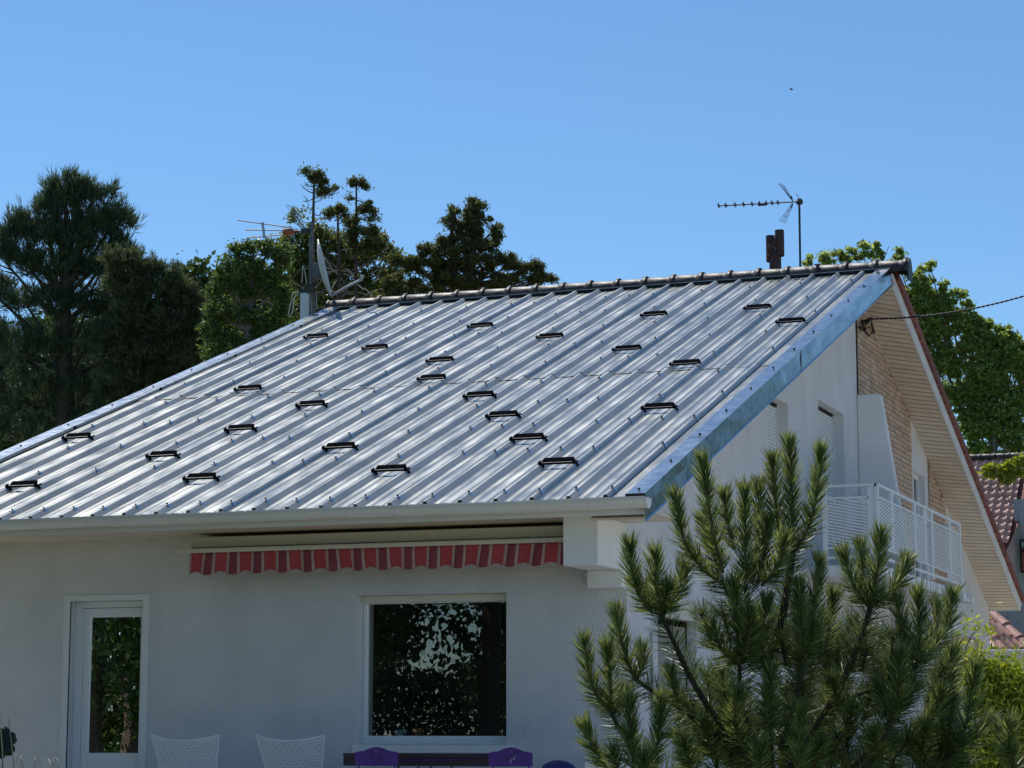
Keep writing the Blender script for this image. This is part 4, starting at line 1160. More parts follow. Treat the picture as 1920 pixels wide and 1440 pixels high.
def blob_points(blobs, D, per_area, zdepth=0.8, loose=0.6):
    """points in a crown made of many small ellipsoid clumps; returns points and outward directions"""
    P, O = [], []
    for b in blobs:
        px, py, r = b[:3]
        ry = b[3] if len(b) > 3 else r
        dd = b[4] if len(b) > 4 else 0.0
        Dd = D + dd
        c = at(px, py, Dd); R = r * Dd / FPX; RY = ry * Dd / FPX
        # sub-clumps
        nsub = max(4, int(r * ry / 48))
        u = rand_dirs(nsub); rad_ = rng.uniform(0.25, 1.0, (nsub, 1)) ** 0.6
        sc = c + (_R * u[:, :1] * R + np.array([0, 0, 1.0]) * u[:, 2:3] * RY + np.array([-_R[1], _R[0], 0]) * u[:, 1:2] * R * zdepth) * rad_ * 0.85
        tot = int(per_area * r * ry)
        idx = rng.integers(0, nsub, tot)
        q = rng.normal(size=(tot, 3)) * np.array([1, 1, 0.75])
        sr = rng.uniform(0.14, 0.42, (nsub, 1)) * max(min(R, RY), 0.35)
        pts = sc[idx] + q * sr[idx] * loose
        P.append(pts); O.append(unit(pts - c + np.array([0, 0, 0.15])))
    return np.concatenate(P), np.concatenate(O)

def leaf_mesh(P, O, size, aspect=0.5, droop=0.0, up=0.0, jitter=0.9):
    n = len(P)
    d = unit(O * 0.5 + rng.normal(size=(n, 3)) * jitter + np.array([0, 0, up - droop]))
    s = rng.uniform(0.6, 1.35, (n, 1)) * size
    w = unit(np.cross(d, rand_dirs(n)))
    return quads_from(P, d * s * 0.5, w * s * 0.5 * aspect)

def tuft_mesh(P, O, length, width, blades=8, spread=0.6, up=0.6):
    n = len(P)
    ax = unit(O * 0.5 + np.array([0, 0, up]) + rng.normal(size=(n, 3)) * 0.35)
    c = np.repeat(P, blades, 0); a = np.repeat(ax, blades, 0)
    d = unit(a + rng.normal(size=(n * blades, 3)) * spread)
    L = rng.uniform(0.7, 1.2, (n * blades, 1)) * length
    off = rng.uniform(0, 0.8, (n * blades, 1)) * length
    w = unit(np.cross(d, rand_dirs(n * blades))) * width
    return quads_from(c + a * off + d * L * 0.5, d * L * 0.5, w)

def crown_object(parent, base, name, VF, mat):
    V, F = VF
    me = fast_mesh(name, V - np.asarray(base, np.float32), F)
    return link(name, me, mat, parent)

def limb_tubes(m_, base, start, blobs, D, r0, frac=1.0):
    for b in blobs:
        if rng.random() > frac: continue
        dd = b[4] if len(b) > 4 else 0.0
        c = np.array(at(b[0], b[1], D + dd))
        s = np.array(start(c))
        mid = (s + c) / 2 + np.array([0, 0, -0.06 * np.linalg.norm(c - s)])
        m_.tube([p - base for p in (s, mid, c)], [r0, r0 * .65, r0 * .25], 5)
        for _ in range(3):
            e = c + rng.normal(size=3) * 0.5 * (b[2] * D / FPX)
            q = mid + (c - mid) * rng.uniform(0.2, 0.9)
            m_.tube([q - base, e - base], [r0 * .4, r0 * .12], 4)

def ground_pt(px, D): 
    p = at(px, 900, D); return np.array([p[0], p[1], -0.6])

# ---- tall pine far left
D1 = 42.0
b1 = ground_pt(122, D1)
t1 = thing('pine_tree', 'tall dark blue-green pine with upturned tufts, highest of the left trees', 'tree', b1)
pin = [(125, 352, 14, 22), (100, 372, 22, 26), (150, 360, 22, 26), (172, 372, 18, 24), (80, 400, 18, 24), (125, 400, 34, 34), (205, 370, 9, 20), (220, 405, 15, 26), (235, 425, 14, 20), (185, 420, 30, 34), (30, 418, 14, 22), (45, 440, 24, 24), (20, 450, 20, 24), (90, 450, 36, 30), (150, 455, 40, 34), (215, 460, 26, 28),
       (10, 490, 26, 30), (60, 500, 34, 30), (120, 510, 44, 34), (190, 510, 40, 32), (245, 490, 18, 26), (-15, 550, 40, 40), (40, 560, 42, 36), (100, 575, 44, 36), (165, 575, 44, 36), (225, 560, 36, 34), (20, 640, 48, 42), (90, 650, 46, 40), (160, 650, 50, 42), (230, 640, 44, 40), (0, 720, 50, 44), (70, 735, 50, 40), (140, 735, 50, 40), (215, 730, 50, 40), (-10, 800, 46, 40), (60, 815, 44, 36), (130, 805, 46, 34), (200, 790, 40, 30)]
m_ = MB()
m_.tube([np.array(at(118, 1000, D1)) * np.array([1, 1, 0]) + np.array([0, 0, -0.6]) - b1, np.array(at(122, 700, D1)) - b1, np.array(at(124, 345, D1)) - b1], [0.24, 0.15, 0.02], 8)
m_.build('trunk', M['bark'], t1)
m_ = MB()
limb_tubes(m_, b1, lambda c: at(122, 0.75 * (1365 - (c[2] - 1) / D1 * FPX) + 0.25 * 840 + 20, D1), pin, D1, 0.055)
m_.build('limbs', M['bark'], t1)
P, O = blob_points(pin, D1, 0.155, 0.8, 0.55)
V, F = tuft_mesh(P, O, 0.17, 0.0075, 10, 0.40, 0.8)
crown_object(t1, b1, 'crown', (V, F), M['needle_far'])
P, O = blob_points(pin[:20], D1, 0.05, 0.8, 0.75)
crown_object(t1, b1, 'crown', tuft_mesh(P, np.zeros_like(P), 0.24, 0.008, 10, 0.3, 1.0), M['needle_far'])

# ---- dense brownish conifer right of it
D2 = 40.0
b2 = ground_pt(290, D2)
t2 = thing('conifer_tree', 'broad dense brownish-green conifer standing between the tall pine and the house roof', 'tree', b2)
con = [(225, 500, 26, 26), (265, 500, 26, 26), (240, 540, 44, 34), (285, 510, 18, 22), (300, 545, 34, 30), (322, 520, 10, 18), (335, 555, 24, 28), (355, 555, 10, 22), (370, 575, 12, 22), (355, 600, 28, 34), (250, 600, 50, 40), (310, 610, 48, 40), (215, 640, 44, 44), (275, 670, 54, 44), (340, 670, 46, 44), (370, 650, 22, 36), (230, 730, 54, 40), (300, 740, 54, 40), (360, 735, 40, 40), (390, 720, 20, 30), (200, 790, 44, 34), (260, 790, 46, 30), (320, 770, 40, 26)]
m_ = MB(); m_.tube([np.zeros(3), np.array(at(282, 700, D2)) - b2, np.array(at(270, 500, D2)) - b2], [0.26, 0.16, 0.02], 8)
m_.build('trunk', M['bark'], t2)
m_ = MB(); limb_tubes(m_, b2, lambda c: at(280, 0.8 * (1365 - (c[2] - 1) / D2 * FPX) + 150, D2), con, D2, 0.05, 0.7)
m_.build('limbs', M['bark'], t2)
P, O = blob_points(con, D2, 0.24, 0.8, 0.5)
crown_object(t2, b2, 'crown', tuft_mesh(P, O, 0.15, 0.009, 9, 0.5, 0.6), M['needle_brown'])

# ---- green broadleaf between pine and antenna
D3 = 38.0
b3 = ground_pt(470, D3)
t3 = thing('broadleaf_tree', 'fresh green broadleaf tree with drooping leaves behind the left roof edge', 'tree', b3)
br = [(440, 470, 16, 18), (470, 465, 24, 20), (505, 465, 26, 22), (530, 480, 24, 24), (460, 500, 34, 26), (500, 505, 32, 26), (425, 495, 14, 16), (415, 525, 22, 22), (445, 540, 30, 26), (400, 545, 14, 18), (480, 545, 34, 26), (520, 535, 26, 28), (405, 585, 24, 26), (440, 590, 34, 28), (395, 615, 18, 22), (480, 595, 34, 28), (520, 590, 26, 28), (415, 635, 30, 26), (460, 640, 36, 28), (400, 665, 20, 20), (510, 620, 26, 22), (430, 670, 24, 18), (540, 560, 20, 30)]
m_ = MB(); m_.tube([np.zeros(3), np.array(at(465, 640, D3)) - b3, np.array(at(475, 470, D3)) - b3], [0.16, 0.09, 0.02], 7)
limb_tubes(m_, b3, lambda c: at(467, 0.6 * (1365 - (c[2] - 1) / D3 * FPX) + 0.4 * 660, D3), br, D3, 0.035)
m_.build('trunk', M['bark_grey'], t3)
P, O = blob_points(br, D3, 1.35, 0.8, 0.58)
crown_object(t3, b3, 'crown', leaf_mesh(P, O, 0.085, 0.3, droop=0.45), M['leaf_green'])

# ---- sparse olive tree behind the antenna
D4 = 46.0
b4 = ground_pt(640, D4)
t4 = thing('olive_leaved_tree', 'thin yellow-olive leaved tree with bare grey twigs behind the dish', 'tree', b4)
ol = [(555, 405, 16, 14), (575, 430, 26, 22), (545, 450, 22, 22), (610, 440, 28, 24), (640, 455, 30, 24), (565, 480, 32, 26), (600, 490, 36, 28), (640, 500, 38, 28), (680, 480, 34, 30), (715, 455, 22, 22), (730, 480, 20, 22), (560, 530, 32, 26), (610, 535, 36, 28), (660, 535, 38, 28), (705, 520, 34, 28), (745, 490, 16, 22), (740, 525, 26, 26), (705, 545, 40, 30), (755, 555, 30, 22), (660, 470, 30, 26), (590, 455, 30, 26), (560, 500, 34, 34), (600, 590, 50, 26), (580, 575, 30, 22), (630, 570, 30, 18), (545, 580, 24, 24)]
m_ = MB(); m_.tube([np.zeros(3), np.array(at(630, 600, D4)) - b4, np.array(at(640, 450, D4)) - b4], [0.16, 0.09, 0.02], 7)
limb_tubes(m_, b4, lambda c: at(632, 0.6 * (1365 - (c[2] - 1) / D4 * FPX) + 0.4 * 620, D4), ol, D4, 0.03)
for _ in range(46):
    a = np.array(at(rng.uniform(520, 720), rng.uniform(500, 590), D4 - 2)); e = a + rng.normal(size=3) * np.array([0.5, 0.3, 0.3]) + np.array([0, 0, 0.15])
    m_.tube([a - b4, (a + e) / 2 - b4 + (0, 0, .06), e - b4], [0.014, 0.011, 0.006], 4)
m_.build('trunk', M['bark_grey'], t4)
P, O = blob_points(ol, D4, 1.3, 0.8, 0.7)
crown_object(t4, b4, 'crown', leaf_mesh(P, O, 0.085, 0.45), M['leaf_olive'])

# ---- three thin conifers with nearly bare stems
def lean_conifer(label, D, stem, clumps, twigs):
    b = ground_pt(stem[-1][0], D)
    t = thing('lean_conifer', label, 'tree', b, 'thin conifers with bare stems behind the antenna')
    pts = [np.array(at(x, y, D)) - b for x, y in stem] + [np.zeros(3)]
    rr = [0.014 + 0.036 * i / (len(pts) - 1) for i in range(len(pts))]
    MB().tube(pts, rr, 7).build('trunk', M['bark'], t)
    m_ = MB()
    for x, y, dx, dy in twigs:
        a = np.array(at(x, y, D)); e = np.array(at(x + dx, y + dy, D + rng.uniform(-.4, .4)))
        m_.tube([a - b, (a * .5 + e * .5) - b + (0, 0, -.02), e - b], [0.013, 0.009, 0.004], 4)
        for _ in range(2):
            f_ = rng.uniform(.4, .9); q = a + (e - a) * f_
            m_.tube([q - b, q + (e - a) * 0.3 + rng.normal(size=3) * .08 - b], [0.007, 0.003], 4)
    tag(m_.build('twigs', M['bark_grey'], t), kind='stuff')
    P, O = blob_points(clumps, D, 3.2, 0.8, 0.5)
    crown_object(t, b, 'crown', leaf_mesh(P, O, 0.075, 0.32, droop=0.7, jitter=0.6), M['cypress'])
lean_conifer('tallest thin conifer, nearly bare stem with a tuft at its top, rising above the dish', 41,
             [(589, 318), (588, 380), (586, 470), (584, 560)], [(578, 322, 9, 10), (592, 335, 14, 14), (606, 345, 10, 12), (612, 358, 10, 10), (628, 352, 5, 5), (598, 325, 8, 8), (600, 362, 7, 7)],
             [(588, 350, -18, -6), (588, 362, -20, -10), (588, 372, -18, 6), (588, 372, 22, -10), (588, 380, 24, -12), (588, 392, -14, -4), (587, 400, 14, 4), (590, 360, 36, -8)])
lean_conifer('shortest of the thin conifers, a bare stem with one small dark tuft', 42,
             [(632, 382), (634, 430), (636, 500), (636, 560)], [(630, 388, 17, 8), (620, 398, 10, 9), (640, 396, 12, 9), (615, 408, 6, 6), (645, 404, 6, 8)],
             [(633, 420, 16, -8), (634, 440, -14, -8), (634, 405, -18, 4), (635, 470, 14, -4), (635, 500, -14, -4)])
lean_conifer('thin conifer with several drooping tufts on its right side, right of the dish', 43,
             [(668, 332), (668, 400), (668, 480), (667, 560)], [(672, 342, 16, 10), (660, 345, 8, 8), (684, 352, 7, 10), (690, 385, 14, 14), (698, 402, 11, 13), (680, 395, 8, 10), (655, 372, 6, 6), (660, 415, 16, 20), (655, 440, 18, 18), (690, 440, 18, 20), (705, 465, 20, 18), (675, 470, 24, 20)],
             [(668, 375, 22, 4), (668, 400, 26, -4), (668, 372, -12, -4), (668, 430, -22, -8), (668, 450, 24, -6), (668, 500, 24, -8), (668, 520, -22, -6), (667, 480, -18, 3)])

# ---- cypress group
D5 = 44.0
b5 = ground_pt(870, D5)
t5 = thing('cypress_tree', 'dark cypress with layered drooping sprays rising above the middle of the ridge', 'tree', b5)
cy = [(888, 378, 14, 10), (900, 392, 20, 14), (880, 400, 18, 16), (905, 412, 20, 16), (848, 394, 13, 13), (842, 410, 12, 12), (856, 420, 18, 16), (890, 430, 34, 20), (925, 430, 14, 16), (935, 442, 8, 14), (870, 455, 36, 20), (910, 458, 34, 20), (838, 455, 18, 18), (826, 470, 20, 18), (795, 462, 16, 12), (785, 480, 18, 14), (860, 485, 42, 20), (905, 490, 42, 20), (815, 495, 30, 20), (945, 480, 22, 16), (960, 495, 20, 18), (775, 505, 22, 18), (850, 520, 46, 22), (905, 525, 46, 22), (955, 520, 34, 20), (800, 530, 36, 22), (985, 505, 22, 14), (1010, 498, 16, 12), (1015, 515, 20, 14), (1000, 525, 24, 14), (1038, 520, 8, 9), (765, 545, 28, 18), (730, 520, 24, 22), (745, 490, 14, 18), (725, 560, 30, 20), (830, 550, 40, 14), (900, 545, 40, 14)]
m_ = MB(); m_.tube([np.zeros(3), np.array(at(880, 550, D5)) - b5, np.array(at(890, 385, D5)) - b5], [0.22, 0.13, 0.02], 7)
m_.tube([np.array(at(872, 620, D5)) - b5, np.array(at(850, 500, D5)) - b5, np.array(at(846, 400, D5)) - b5], [0.1, 0.07, 0.015], 6)
limb_tubes(m_, b5, lambda c: at(875, 0.8 * (1365 - (c[2] - 1) / D5 * FPX) + 0.2 * 640, D5), cy, D5, 0.04)
m_.build('trunk', M['bark'], t5)
P, O = blob_points(cy, D5, 2.8, 1.0, 0.5)
crown_object(t5, b5, 'crown', leaf_mesh(P, O, 0.085, 0.28, droop=0.8, jitter=0.55), M['cypress'])

# ---- broadleaf behind the right gable
D6 = 84.0
b6 = ground_pt(1860, D6)
t6 = thing('broadleaf_tree', 'large airy mid-green broadleaf tree behind the right gable', 'tree', b6)
ok = [(1515, 490, 12, 10), (1540, 482, 16, 12), (1568, 476, 14, 11), (1555, 492, 22, 10), (1590, 484, 18, 10), (1620, 460, 11, 14), (1642, 462, 9, 13), (1650, 478, 16, 14), (1618, 482, 18, 12), (1680, 484, 20, 14), (1700, 500, 20, 18), (1725, 515, 18, 18), (1712, 535, 30, 24), (1745, 540, 22, 20), (1770, 535, 11, 14), (1775, 560, 24, 22), (1740, 575, 30, 24), (1800, 550, 15, 14), (1812, 575, 16, 16), (1795, 600, 30, 24), (1765, 620, 34, 26), (1830, 600, 14, 16), (1850, 612, 18, 14), (1838, 635, 28, 22), (1800, 650, 34, 26), (1885, 620, 20, 14), (1905, 640, 22, 20), (1870, 660, 32, 26), (1830, 685, 36, 26), (1790, 690, 24, 24), (1910, 690, 28, 28), (1870, 715, 36, 28), (1825, 735, 36, 26), (1910, 745, 28, 26), (1800, 760, 20, 22), (1860, 770, 34, 26), (1905, 800, 30, 24), (1835, 800, 26, 22), (1870, 825, 34, 18), (1820, 830, 20, 14), (1915, 835, 26, 14), (1945, 720, 40, 60), (1945, 640, 30, 40), (1745, 500, 12, 10), (1690, 470, 10, 10), (1600, 472, 12, 9), (1895, 660, 40, 40), (1860, 640, 40, 34), (1815, 610, 30, 30), (1760, 580, 30, 26), (1850, 700, 50, 50), (1890, 780, 50, 60), (1840, 780, 40, 50), (1722, 560, 30, 34), (1745, 620, 34, 34), (1770, 680, 34, 34), (1800, 740, 34, 34), (1815, 800, 26, 40), (1850, 850, 40, 26), (1900, 855, 40, 26), (1800, 850, 24, 20), (1650, 560, 60, 50), (1700, 640, 60, 60), (1730, 740, 60, 60), (1660, 660, 50, 50), (1985, 690, 60, 70), (1990, 800, 55, 60)]
m_ = MB(); m_.tube([np.zeros(3), np.array(at(1862, 760, D6)) - b6, np.array(at(1850, 620, D6)) - b6], [0.26, 0.12, 0.03], 8)
limb_tubes(m_, b6, lambda c: at(1858 + 0.6 * (960 + FPX * ((c - CAM) @ _R) / ((c - CAM) @ _F) - 1858), 0.55 * (1365 - (c[2] - 1) / D6 * FPX) + 0.45 * 860, D6), ok, D6, 0.05)
m_.build('trunk', M['bark_grey'], t6)
P, O = blob_points(ok, D6, 1.35, 0.9, 0.66)
crown_object(t6, b6, 'crown', leaf_mesh(P, O, 0.17, 0.5), M['leaf_oak'])

# ---- far wood that closes the view under the left trees
fw_ = np.array([-24.0, 40.0, -0.6])
wb_ = [(x, 640 + 40 * math.sin(x * 0.05) + (40 if x < 120 else 0) - (70 if 330 < x < 640 else 0), 60, 60) for x in range(-40, 760, 45)]
wb_ += [(x, y + 90, 60, 60) for x, y, _, _ in wb_] + [(x, y + 180, 60, 60) for x, y, _, _ in wb_[:9]]
P, O = blob_points(wb_, 66.0, 0.75, 0.8, 0.8)
wd = crown_object(None, fw_, 'far_wood', leaf_mesh(P, O, 0.22, 0.5), M['leaf_dark'])
wd.location = fw_
tag(wd, 'dark mass of trees far behind the left conifers', 'wood', kind='stuff')

# ---- vine over the neighbour's roof
vb = np.array(at(1885, 880, 53))
vn = thing('climbing_vine', 'yellow-green vine hanging over the ridge of the neighbour tiled roof', 'vine', vb)
P, O = blob_points([(1870, 882, 20, 8), (1895, 878, 24, 9), (1915, 868, 14, 12), (1890, 893, 12, 9), (1850, 884, 10, 5), (1884, 898, 6, 8)], 53, 3.0, 0.3)
crown_object(vn, vb, 'leaves', leaf_mesh(P, O, 0.17, 0.34, droop=0.35), M['leaf_lime'])
m_ = MB()
for _ in range(14):
    a = np.array(at(rng.uniform(1850, 1920), rng.uniform(872, 890), 53)); m_.tube([a - vb, a + rng.normal(size=3) * 0.25 - vb, a + rng.normal(size=3) * 0.4 - vb], [0.012, 0.009, 0.004], 4)
m_.build('stems', M['twig'], vn)

# ---- lime shrub bottom right
D7 = 13.0
sb_ = np.array(at(1890, 1500, D7)); sb_[2] = -0.6
sb = thing('lime_shrub', 'sunlit yellow-green shrub with curled narrow leaves in the lower right corner', 'shrub', sb_)
shb = [(1830, 1255, 24, 20), (1860, 1262, 26, 20), (1890, 1285, 26, 20), (1915, 1290, 20, 22), (1845, 1285, 28, 18), (1880, 1310, 36, 20), (1915, 1330, 22, 24), (1850, 1325, 28, 14), (1890, 1350, 26, 16), (1840, 1395, 26, 22), (1870, 1420, 30, 22), (1905, 1390, 20, 22), (1812, 1240, 10, 12), (1935, 1350, 40, 70), (1860, 1460, 50, 30), (1910, 1460, 40, 40), (1908, 1240, 8, 10), (1822, 1420, 14, 20)]
def curl_leaves(P, O, L, W):
    n = len(P); d = unit(O * .4 + rng.normal(size=(n, 3)) * 0.8 + np.array([0, 0, -0.1])); w = unit(np.cross(d, rand_dirs(n))); u = np.cross(d, w)
    L = rng.uniform(.6, 1.3, (n, 1)) * L; cv = rng.uniform(-0.5, 0.5, (n, 1))
    V = np.empty((n, 6, 3), np.float32)
    c0 = P; c1 = P + d * L * .5 + u * L * cv * .5; c2 = P + d * L * .95 + u * L * cv * 0.2
    V[:, 0] = c0 - w * W * .4; V[:, 1] = c0 + w * W * .4; V[:, 2] = c1 + w * W; V[:, 3] = c1 - w * W; V[:, 4] = c2 + w * W * .2; V[:, 5] = c2 - w * W * .2
    i = np.arange(n)[:, None] * 6
    F = np.concatenate([i + np.array([[0, 1, 2, 3]]), i + np.array([[3, 2, 4, 5]])])
    return V.reshape(-1, 3), F
P, O = blob_points(shb, D7, 1.1, 0.9)
crown_object(sb, sb_, 'leaves', curl_leaves(P, O, 0.055, 0.006), M['leaf_lime'])
m_ = MB()
for b in shb:
    c = np.array(at(b[0], b[1], D7)); m_.tube([np.array([rng.uniform(-.15, .15), rng.uniform(-.1, .1), 0]), (c - sb_) * .55 + np.array([0, 0, .1]), c - sb_], [0.014, 0.009, 0.003], 5)
tw = [at(1800, 1262, D7), at(1813, 1210, D7), at(1822, 1190, D7), at(1838, 1178, D7)]
m_.tube([np.array(p) - sb_ for p in tw], [0.006, 0.004, 0.003, 0.002], 5)
m_.build('stems', M['bark'], sb)
P, O = blob_points([(1832, 1176, 16, 7), (1845, 1180, 6, 8), (1820, 1186, 5, 6)], D7, 0.45, 0.4)
crown_object(sb, sb_, 'sprig_leaves', curl_leaves(P, O, 0.05, 0.006), M['leaf_lime'])

# ------------------------------------------------------------------ young pine in front, built shoot by shoot
D8 = 7.0
def z5(x, y): return x / 2.3232 + 1080, y / 2.3232 + 820
pb_ = np.array(at(1440, 1440, D8)); pb_[2] = -0.6
yp = thing('young_pine', 'young pine in the foreground with upright bright-tipped needle shoots, in front of the house corner', 'tree', pb_)
def poly3(pts, d0, d1):
    n = len(pts); out = []
    for i, (x, y) in enumerate(pts):
        f = i / max(1, n - 1)
        out.append(np.array(at(*z5(x, y), D8 + d0 + (d1 - d0) * f)))
    return out
def resample(pts, n):
    pts = np.array(pts); seg = np.linalg.norm(np.diff(pts, axis=0), axis=1); s = np.concatenate([[0], np.cumsum(seg)])
    # Catmull-Rom through the points
    t = np.linspace(0, s[-1], n); out = []
    for q in t:
        i = min(np.searchsorted(s, q, 'right') - 1, len(seg) - 1); i = max(i, 0)
        f = (q - s[i]) / (seg[i] + 1e-9)
        p0 = pts[max(i - 1, 0)]; p1 = pts[i]; p2 = pts[i + 1]; p3 = pts[min(i + 2, len(pts) - 1)]
        out.append(0.5 * ((2 * p1) + (-p0 + p2) * f + (2 * p0 - 5 * p1 + 4 * p2 - p3) * f ** 2 + (-p0 + 3 * p1 - 3 * p2 + p3) * f ** 3))
    return np.array(out), s[-1]
def needles(path, n, length, ang0, ang1, width, droop=0.0, tipfrac=0.0):
    """needles in pairs round a stem; ang = angle to the stem at base and tip (path runs base -> tip)"""
    m = len(path)
    f = rng.uniform(0.0, 1.0, n) ** 0.9
    x = f * (m - 1); i = np.minimum(x.astype(int), m - 2); fr = (x - i)[:, None]
    p = path[i] * (1 - fr) + path[i + 1] * fr
    t = unit(path[i + 1] - path[i])
    r = rand_dirs(n); s = unit(np.cross(t, r))
    ang = ang0 + (ang1 - ang0) * f + rng.normal(size=n) * 0.10
    L = length * rng.uniform(0.75, 1.12, n) * np.where(f > 0.93, 0.72, 1.0)
    d = unit(t * np.cos(ang)[:, None] + s * np.sin(ang)[:, None])
    d = unit(d + np.array([0, 0, -droop]))
    P, Dv = p, d
    bend = unit(t * 0.5 + np.array([0, 0, 0.15])) * 0.10
    w = unit(np.cross(d, rand_dirs(n))) * width
    tip = P + d * L[:, None] + bend * L[:, None]
    mid = P + d * L[:, None] * 0.5 + bend * L[:, None] * 0.2
    V = np.empty((n, 6, 3), np.float32)
    V[:, 0] = P - w * .7; V[:, 1] = P + w * .7; V[:, 2] = mid + w; V[:, 3] = mid - w; V[:, 4] = tip + w * .25; V[:, 5] = tip - w * .25
    k_ = np.arange(n)[:, None] * 6
    F = np.concatenate([k_ + np.array([[0, 1, 2, 3]]), k_ + np.array([[3, 2, 4, 5]])])
    return V.reshape(-1, 3), F

SHOOTS = [  # tip ... base in survey units, depth offset tip/base
 ([(548, 100), (572, 260), (600, 430), (640, 590)], -.05, .0), ([(428, 255), (452, 370), (480, 470), (560, 580), (650, 645)], .0, .05), ([(645, 262), (660, 370), (690, 490)], .1, .1),
 ([(735, 235), (736, 430), (737, 640)], -.05, .0), ([(795, 215), (797, 420), (765, 640)], .12, .05), ([(832, 370), (815, 520), (790, 640)], .05, .05), ([(860, 108), (868, 260), (885, 410), (925, 480)], .1, .1),
 ([(930, 28), (938, 230), (946, 480)], 0, 0.05), ([(1068, 62), (1045, 260), (1005, 410), (950, 500)], -.05, .05), ([(905, 442), (880, 560), (810, 645)], -.1, 0), ([(233, 472), (245, 600), (275, 690), (335, 765)], 0, 0),
 ([(343, 512), (350, 640), (362, 770)], -.05, 0), ([(470, 578), (445, 670), (385, 765)], .05, 0), ([(305, 655), (325, 710), (355, 770)], .08, 0), ([(398, 655), (385, 710), (370, 770)], -.08, 0), ([(555, 370), (590, 480), (625, 600)], .12, .1),
 ([(38, 892), (55, 1030), (90, 1120), (145, 1195)], 0, 0), ([(138, 910), (148, 1050), (152, 1195)], -.06, 0), ([(175, 765), (200, 900), (235, 1000), (258, 1055)], 0, 0), ([(288, 930), (285, 990), (265, 1055)], .05, 0), ([(212, 1110), (200, 1150), (160, 1200)], .05, 0),
 ([(40, 1262), (70, 1340), (135, 1440)], 0, 0), ([(235, 1160), (238, 1300), (255, 1450)], -.15, -.1), ([(368, 1150), (362, 1290), (325, 1450)], -.1, -.1), ([(165, 1385), (190, 1470)], -.15, -.1), ([(300, 1400), (290, 1490)], -.2, -.15),
 ([(690, 640), (700, 830), (712, 985)], -.12, -.05), ([(755, 762), (748, 890), (716, 985)], -.18, -.05), ([(590, 832), (640, 930), (708, 990)], -.12, -.05), ([(828, 720), (800, 870), (720, 985)], -.02, -.05), ([(850, 1020), (842, 1130), (832, 1255)], -.25, -.2),
 ([(412, 1030), (438, 1130), (520, 1205)], -.1, -.05), ([(970, 650), (978, 820), (982, 985)], -.12, -.08), ([(1060, 548), (1030, 760), (985, 985)], -.02, -.08), ([(1120, 692), (1100, 830), (1085, 900)], .05, .05), ([(1030, 840), (1010, 920), (985, 985)], -.2, -.08),
 ([(1330, 424), (1310, 590), (1282, 735)], -.03, 0), ([(1240, 482), (1255, 610), (1280, 735)], .08, 0), ([(1166, 520), (1210, 650), (1278, 740)], 0, 0), ([(1438, 545), (1390, 650), (1290, 740)], .03, 0),
 ([(1492, 690), (1494, 820), (1490, 965)], -.1, -.05), ([(1400, 710), (1430, 860), (1484, 970)], 0, -.05), ([(1640, 690), (1610, 830), (1550, 930), (1492, 980)], 0, -.05), ([(1572, 730), (1555, 850), (1492, 975)], .1, -.05), ([(1640, 930), (1620, 1060), (1580, 1160)], .1, .1),
 ([(1738, 1012), (1715, 1170), (1665, 1365)], 0, 0), ([(1792, 1240), (1735, 1310), (1655, 1370)], .05, 0), ([(1640, 1150), (1632, 1280), (1648, 1370)], .1, 0), ([(1590, 1110), (1545, 1240), (1440, 1330)], -.05, 0), ([(1418, 945), (1400, 1090), (1382, 1220)], -.15, -.1), ([(1330, 1080), (1360, 1150), (1380, 1222)], -.05, -.1), ([(1470, 1090), (1430, 1150), (1384, 1222)], -.1, -.1),
 ([(980, 1198), (975, 1310), (965, 1440)], -.3, -.25), ([(1110, 1060), (1130, 1110), (1155, 1160)], -.1, 0), ([(800, 1370), (805, 1460)], -.3, -.25), ([(1895, 1245), (1885, 1330), (1910, 1420)], -.1, 0), ([(1850, 1280), (1870, 1350), (1900, 1430)], 0, 0),
 ([(1060, 1340), (1030, 1450)], -.2, -.1), ([(560, 1260), (600, 1400)], -.1, 0), ([(1300, 1300), (1320, 1400)], -.15, -.1), ([(700, 1130), (690, 1240), (720, 1340)], -.2, -.1), ([(470, 1330), (500, 1450)], -.2, -.1), ([(1200, 1180), (1180, 1300)], -.12, -.05), ([(1530, 1270), (1500, 1400)], -.1, 0)]
for pts, d0, d1 in SHOOTS:
    path = poly3(pts[::-1], d1, d0)
    path, L = resample(path, 12)
    path = path - pb_
    st = MB().tube(list(path), [0.0058 - 0.0030 * i / 11 for i in range(12)], 6).build('shoot', M['twig'], yp)
    n1 = int(L * 1250) + 55
    V, F = needles(path, n1, 0.064, 0.92, 0.45, 0.0018)
    V2, F2 = needles(path[-3:], 50, 0.045, 0.6, 0.25, 0.0010)
    link('needles', fast_mesh('needles', np.concatenate([V, V2]), np.concatenate([F, F2 + len(V)])), M['needle_near'], st)

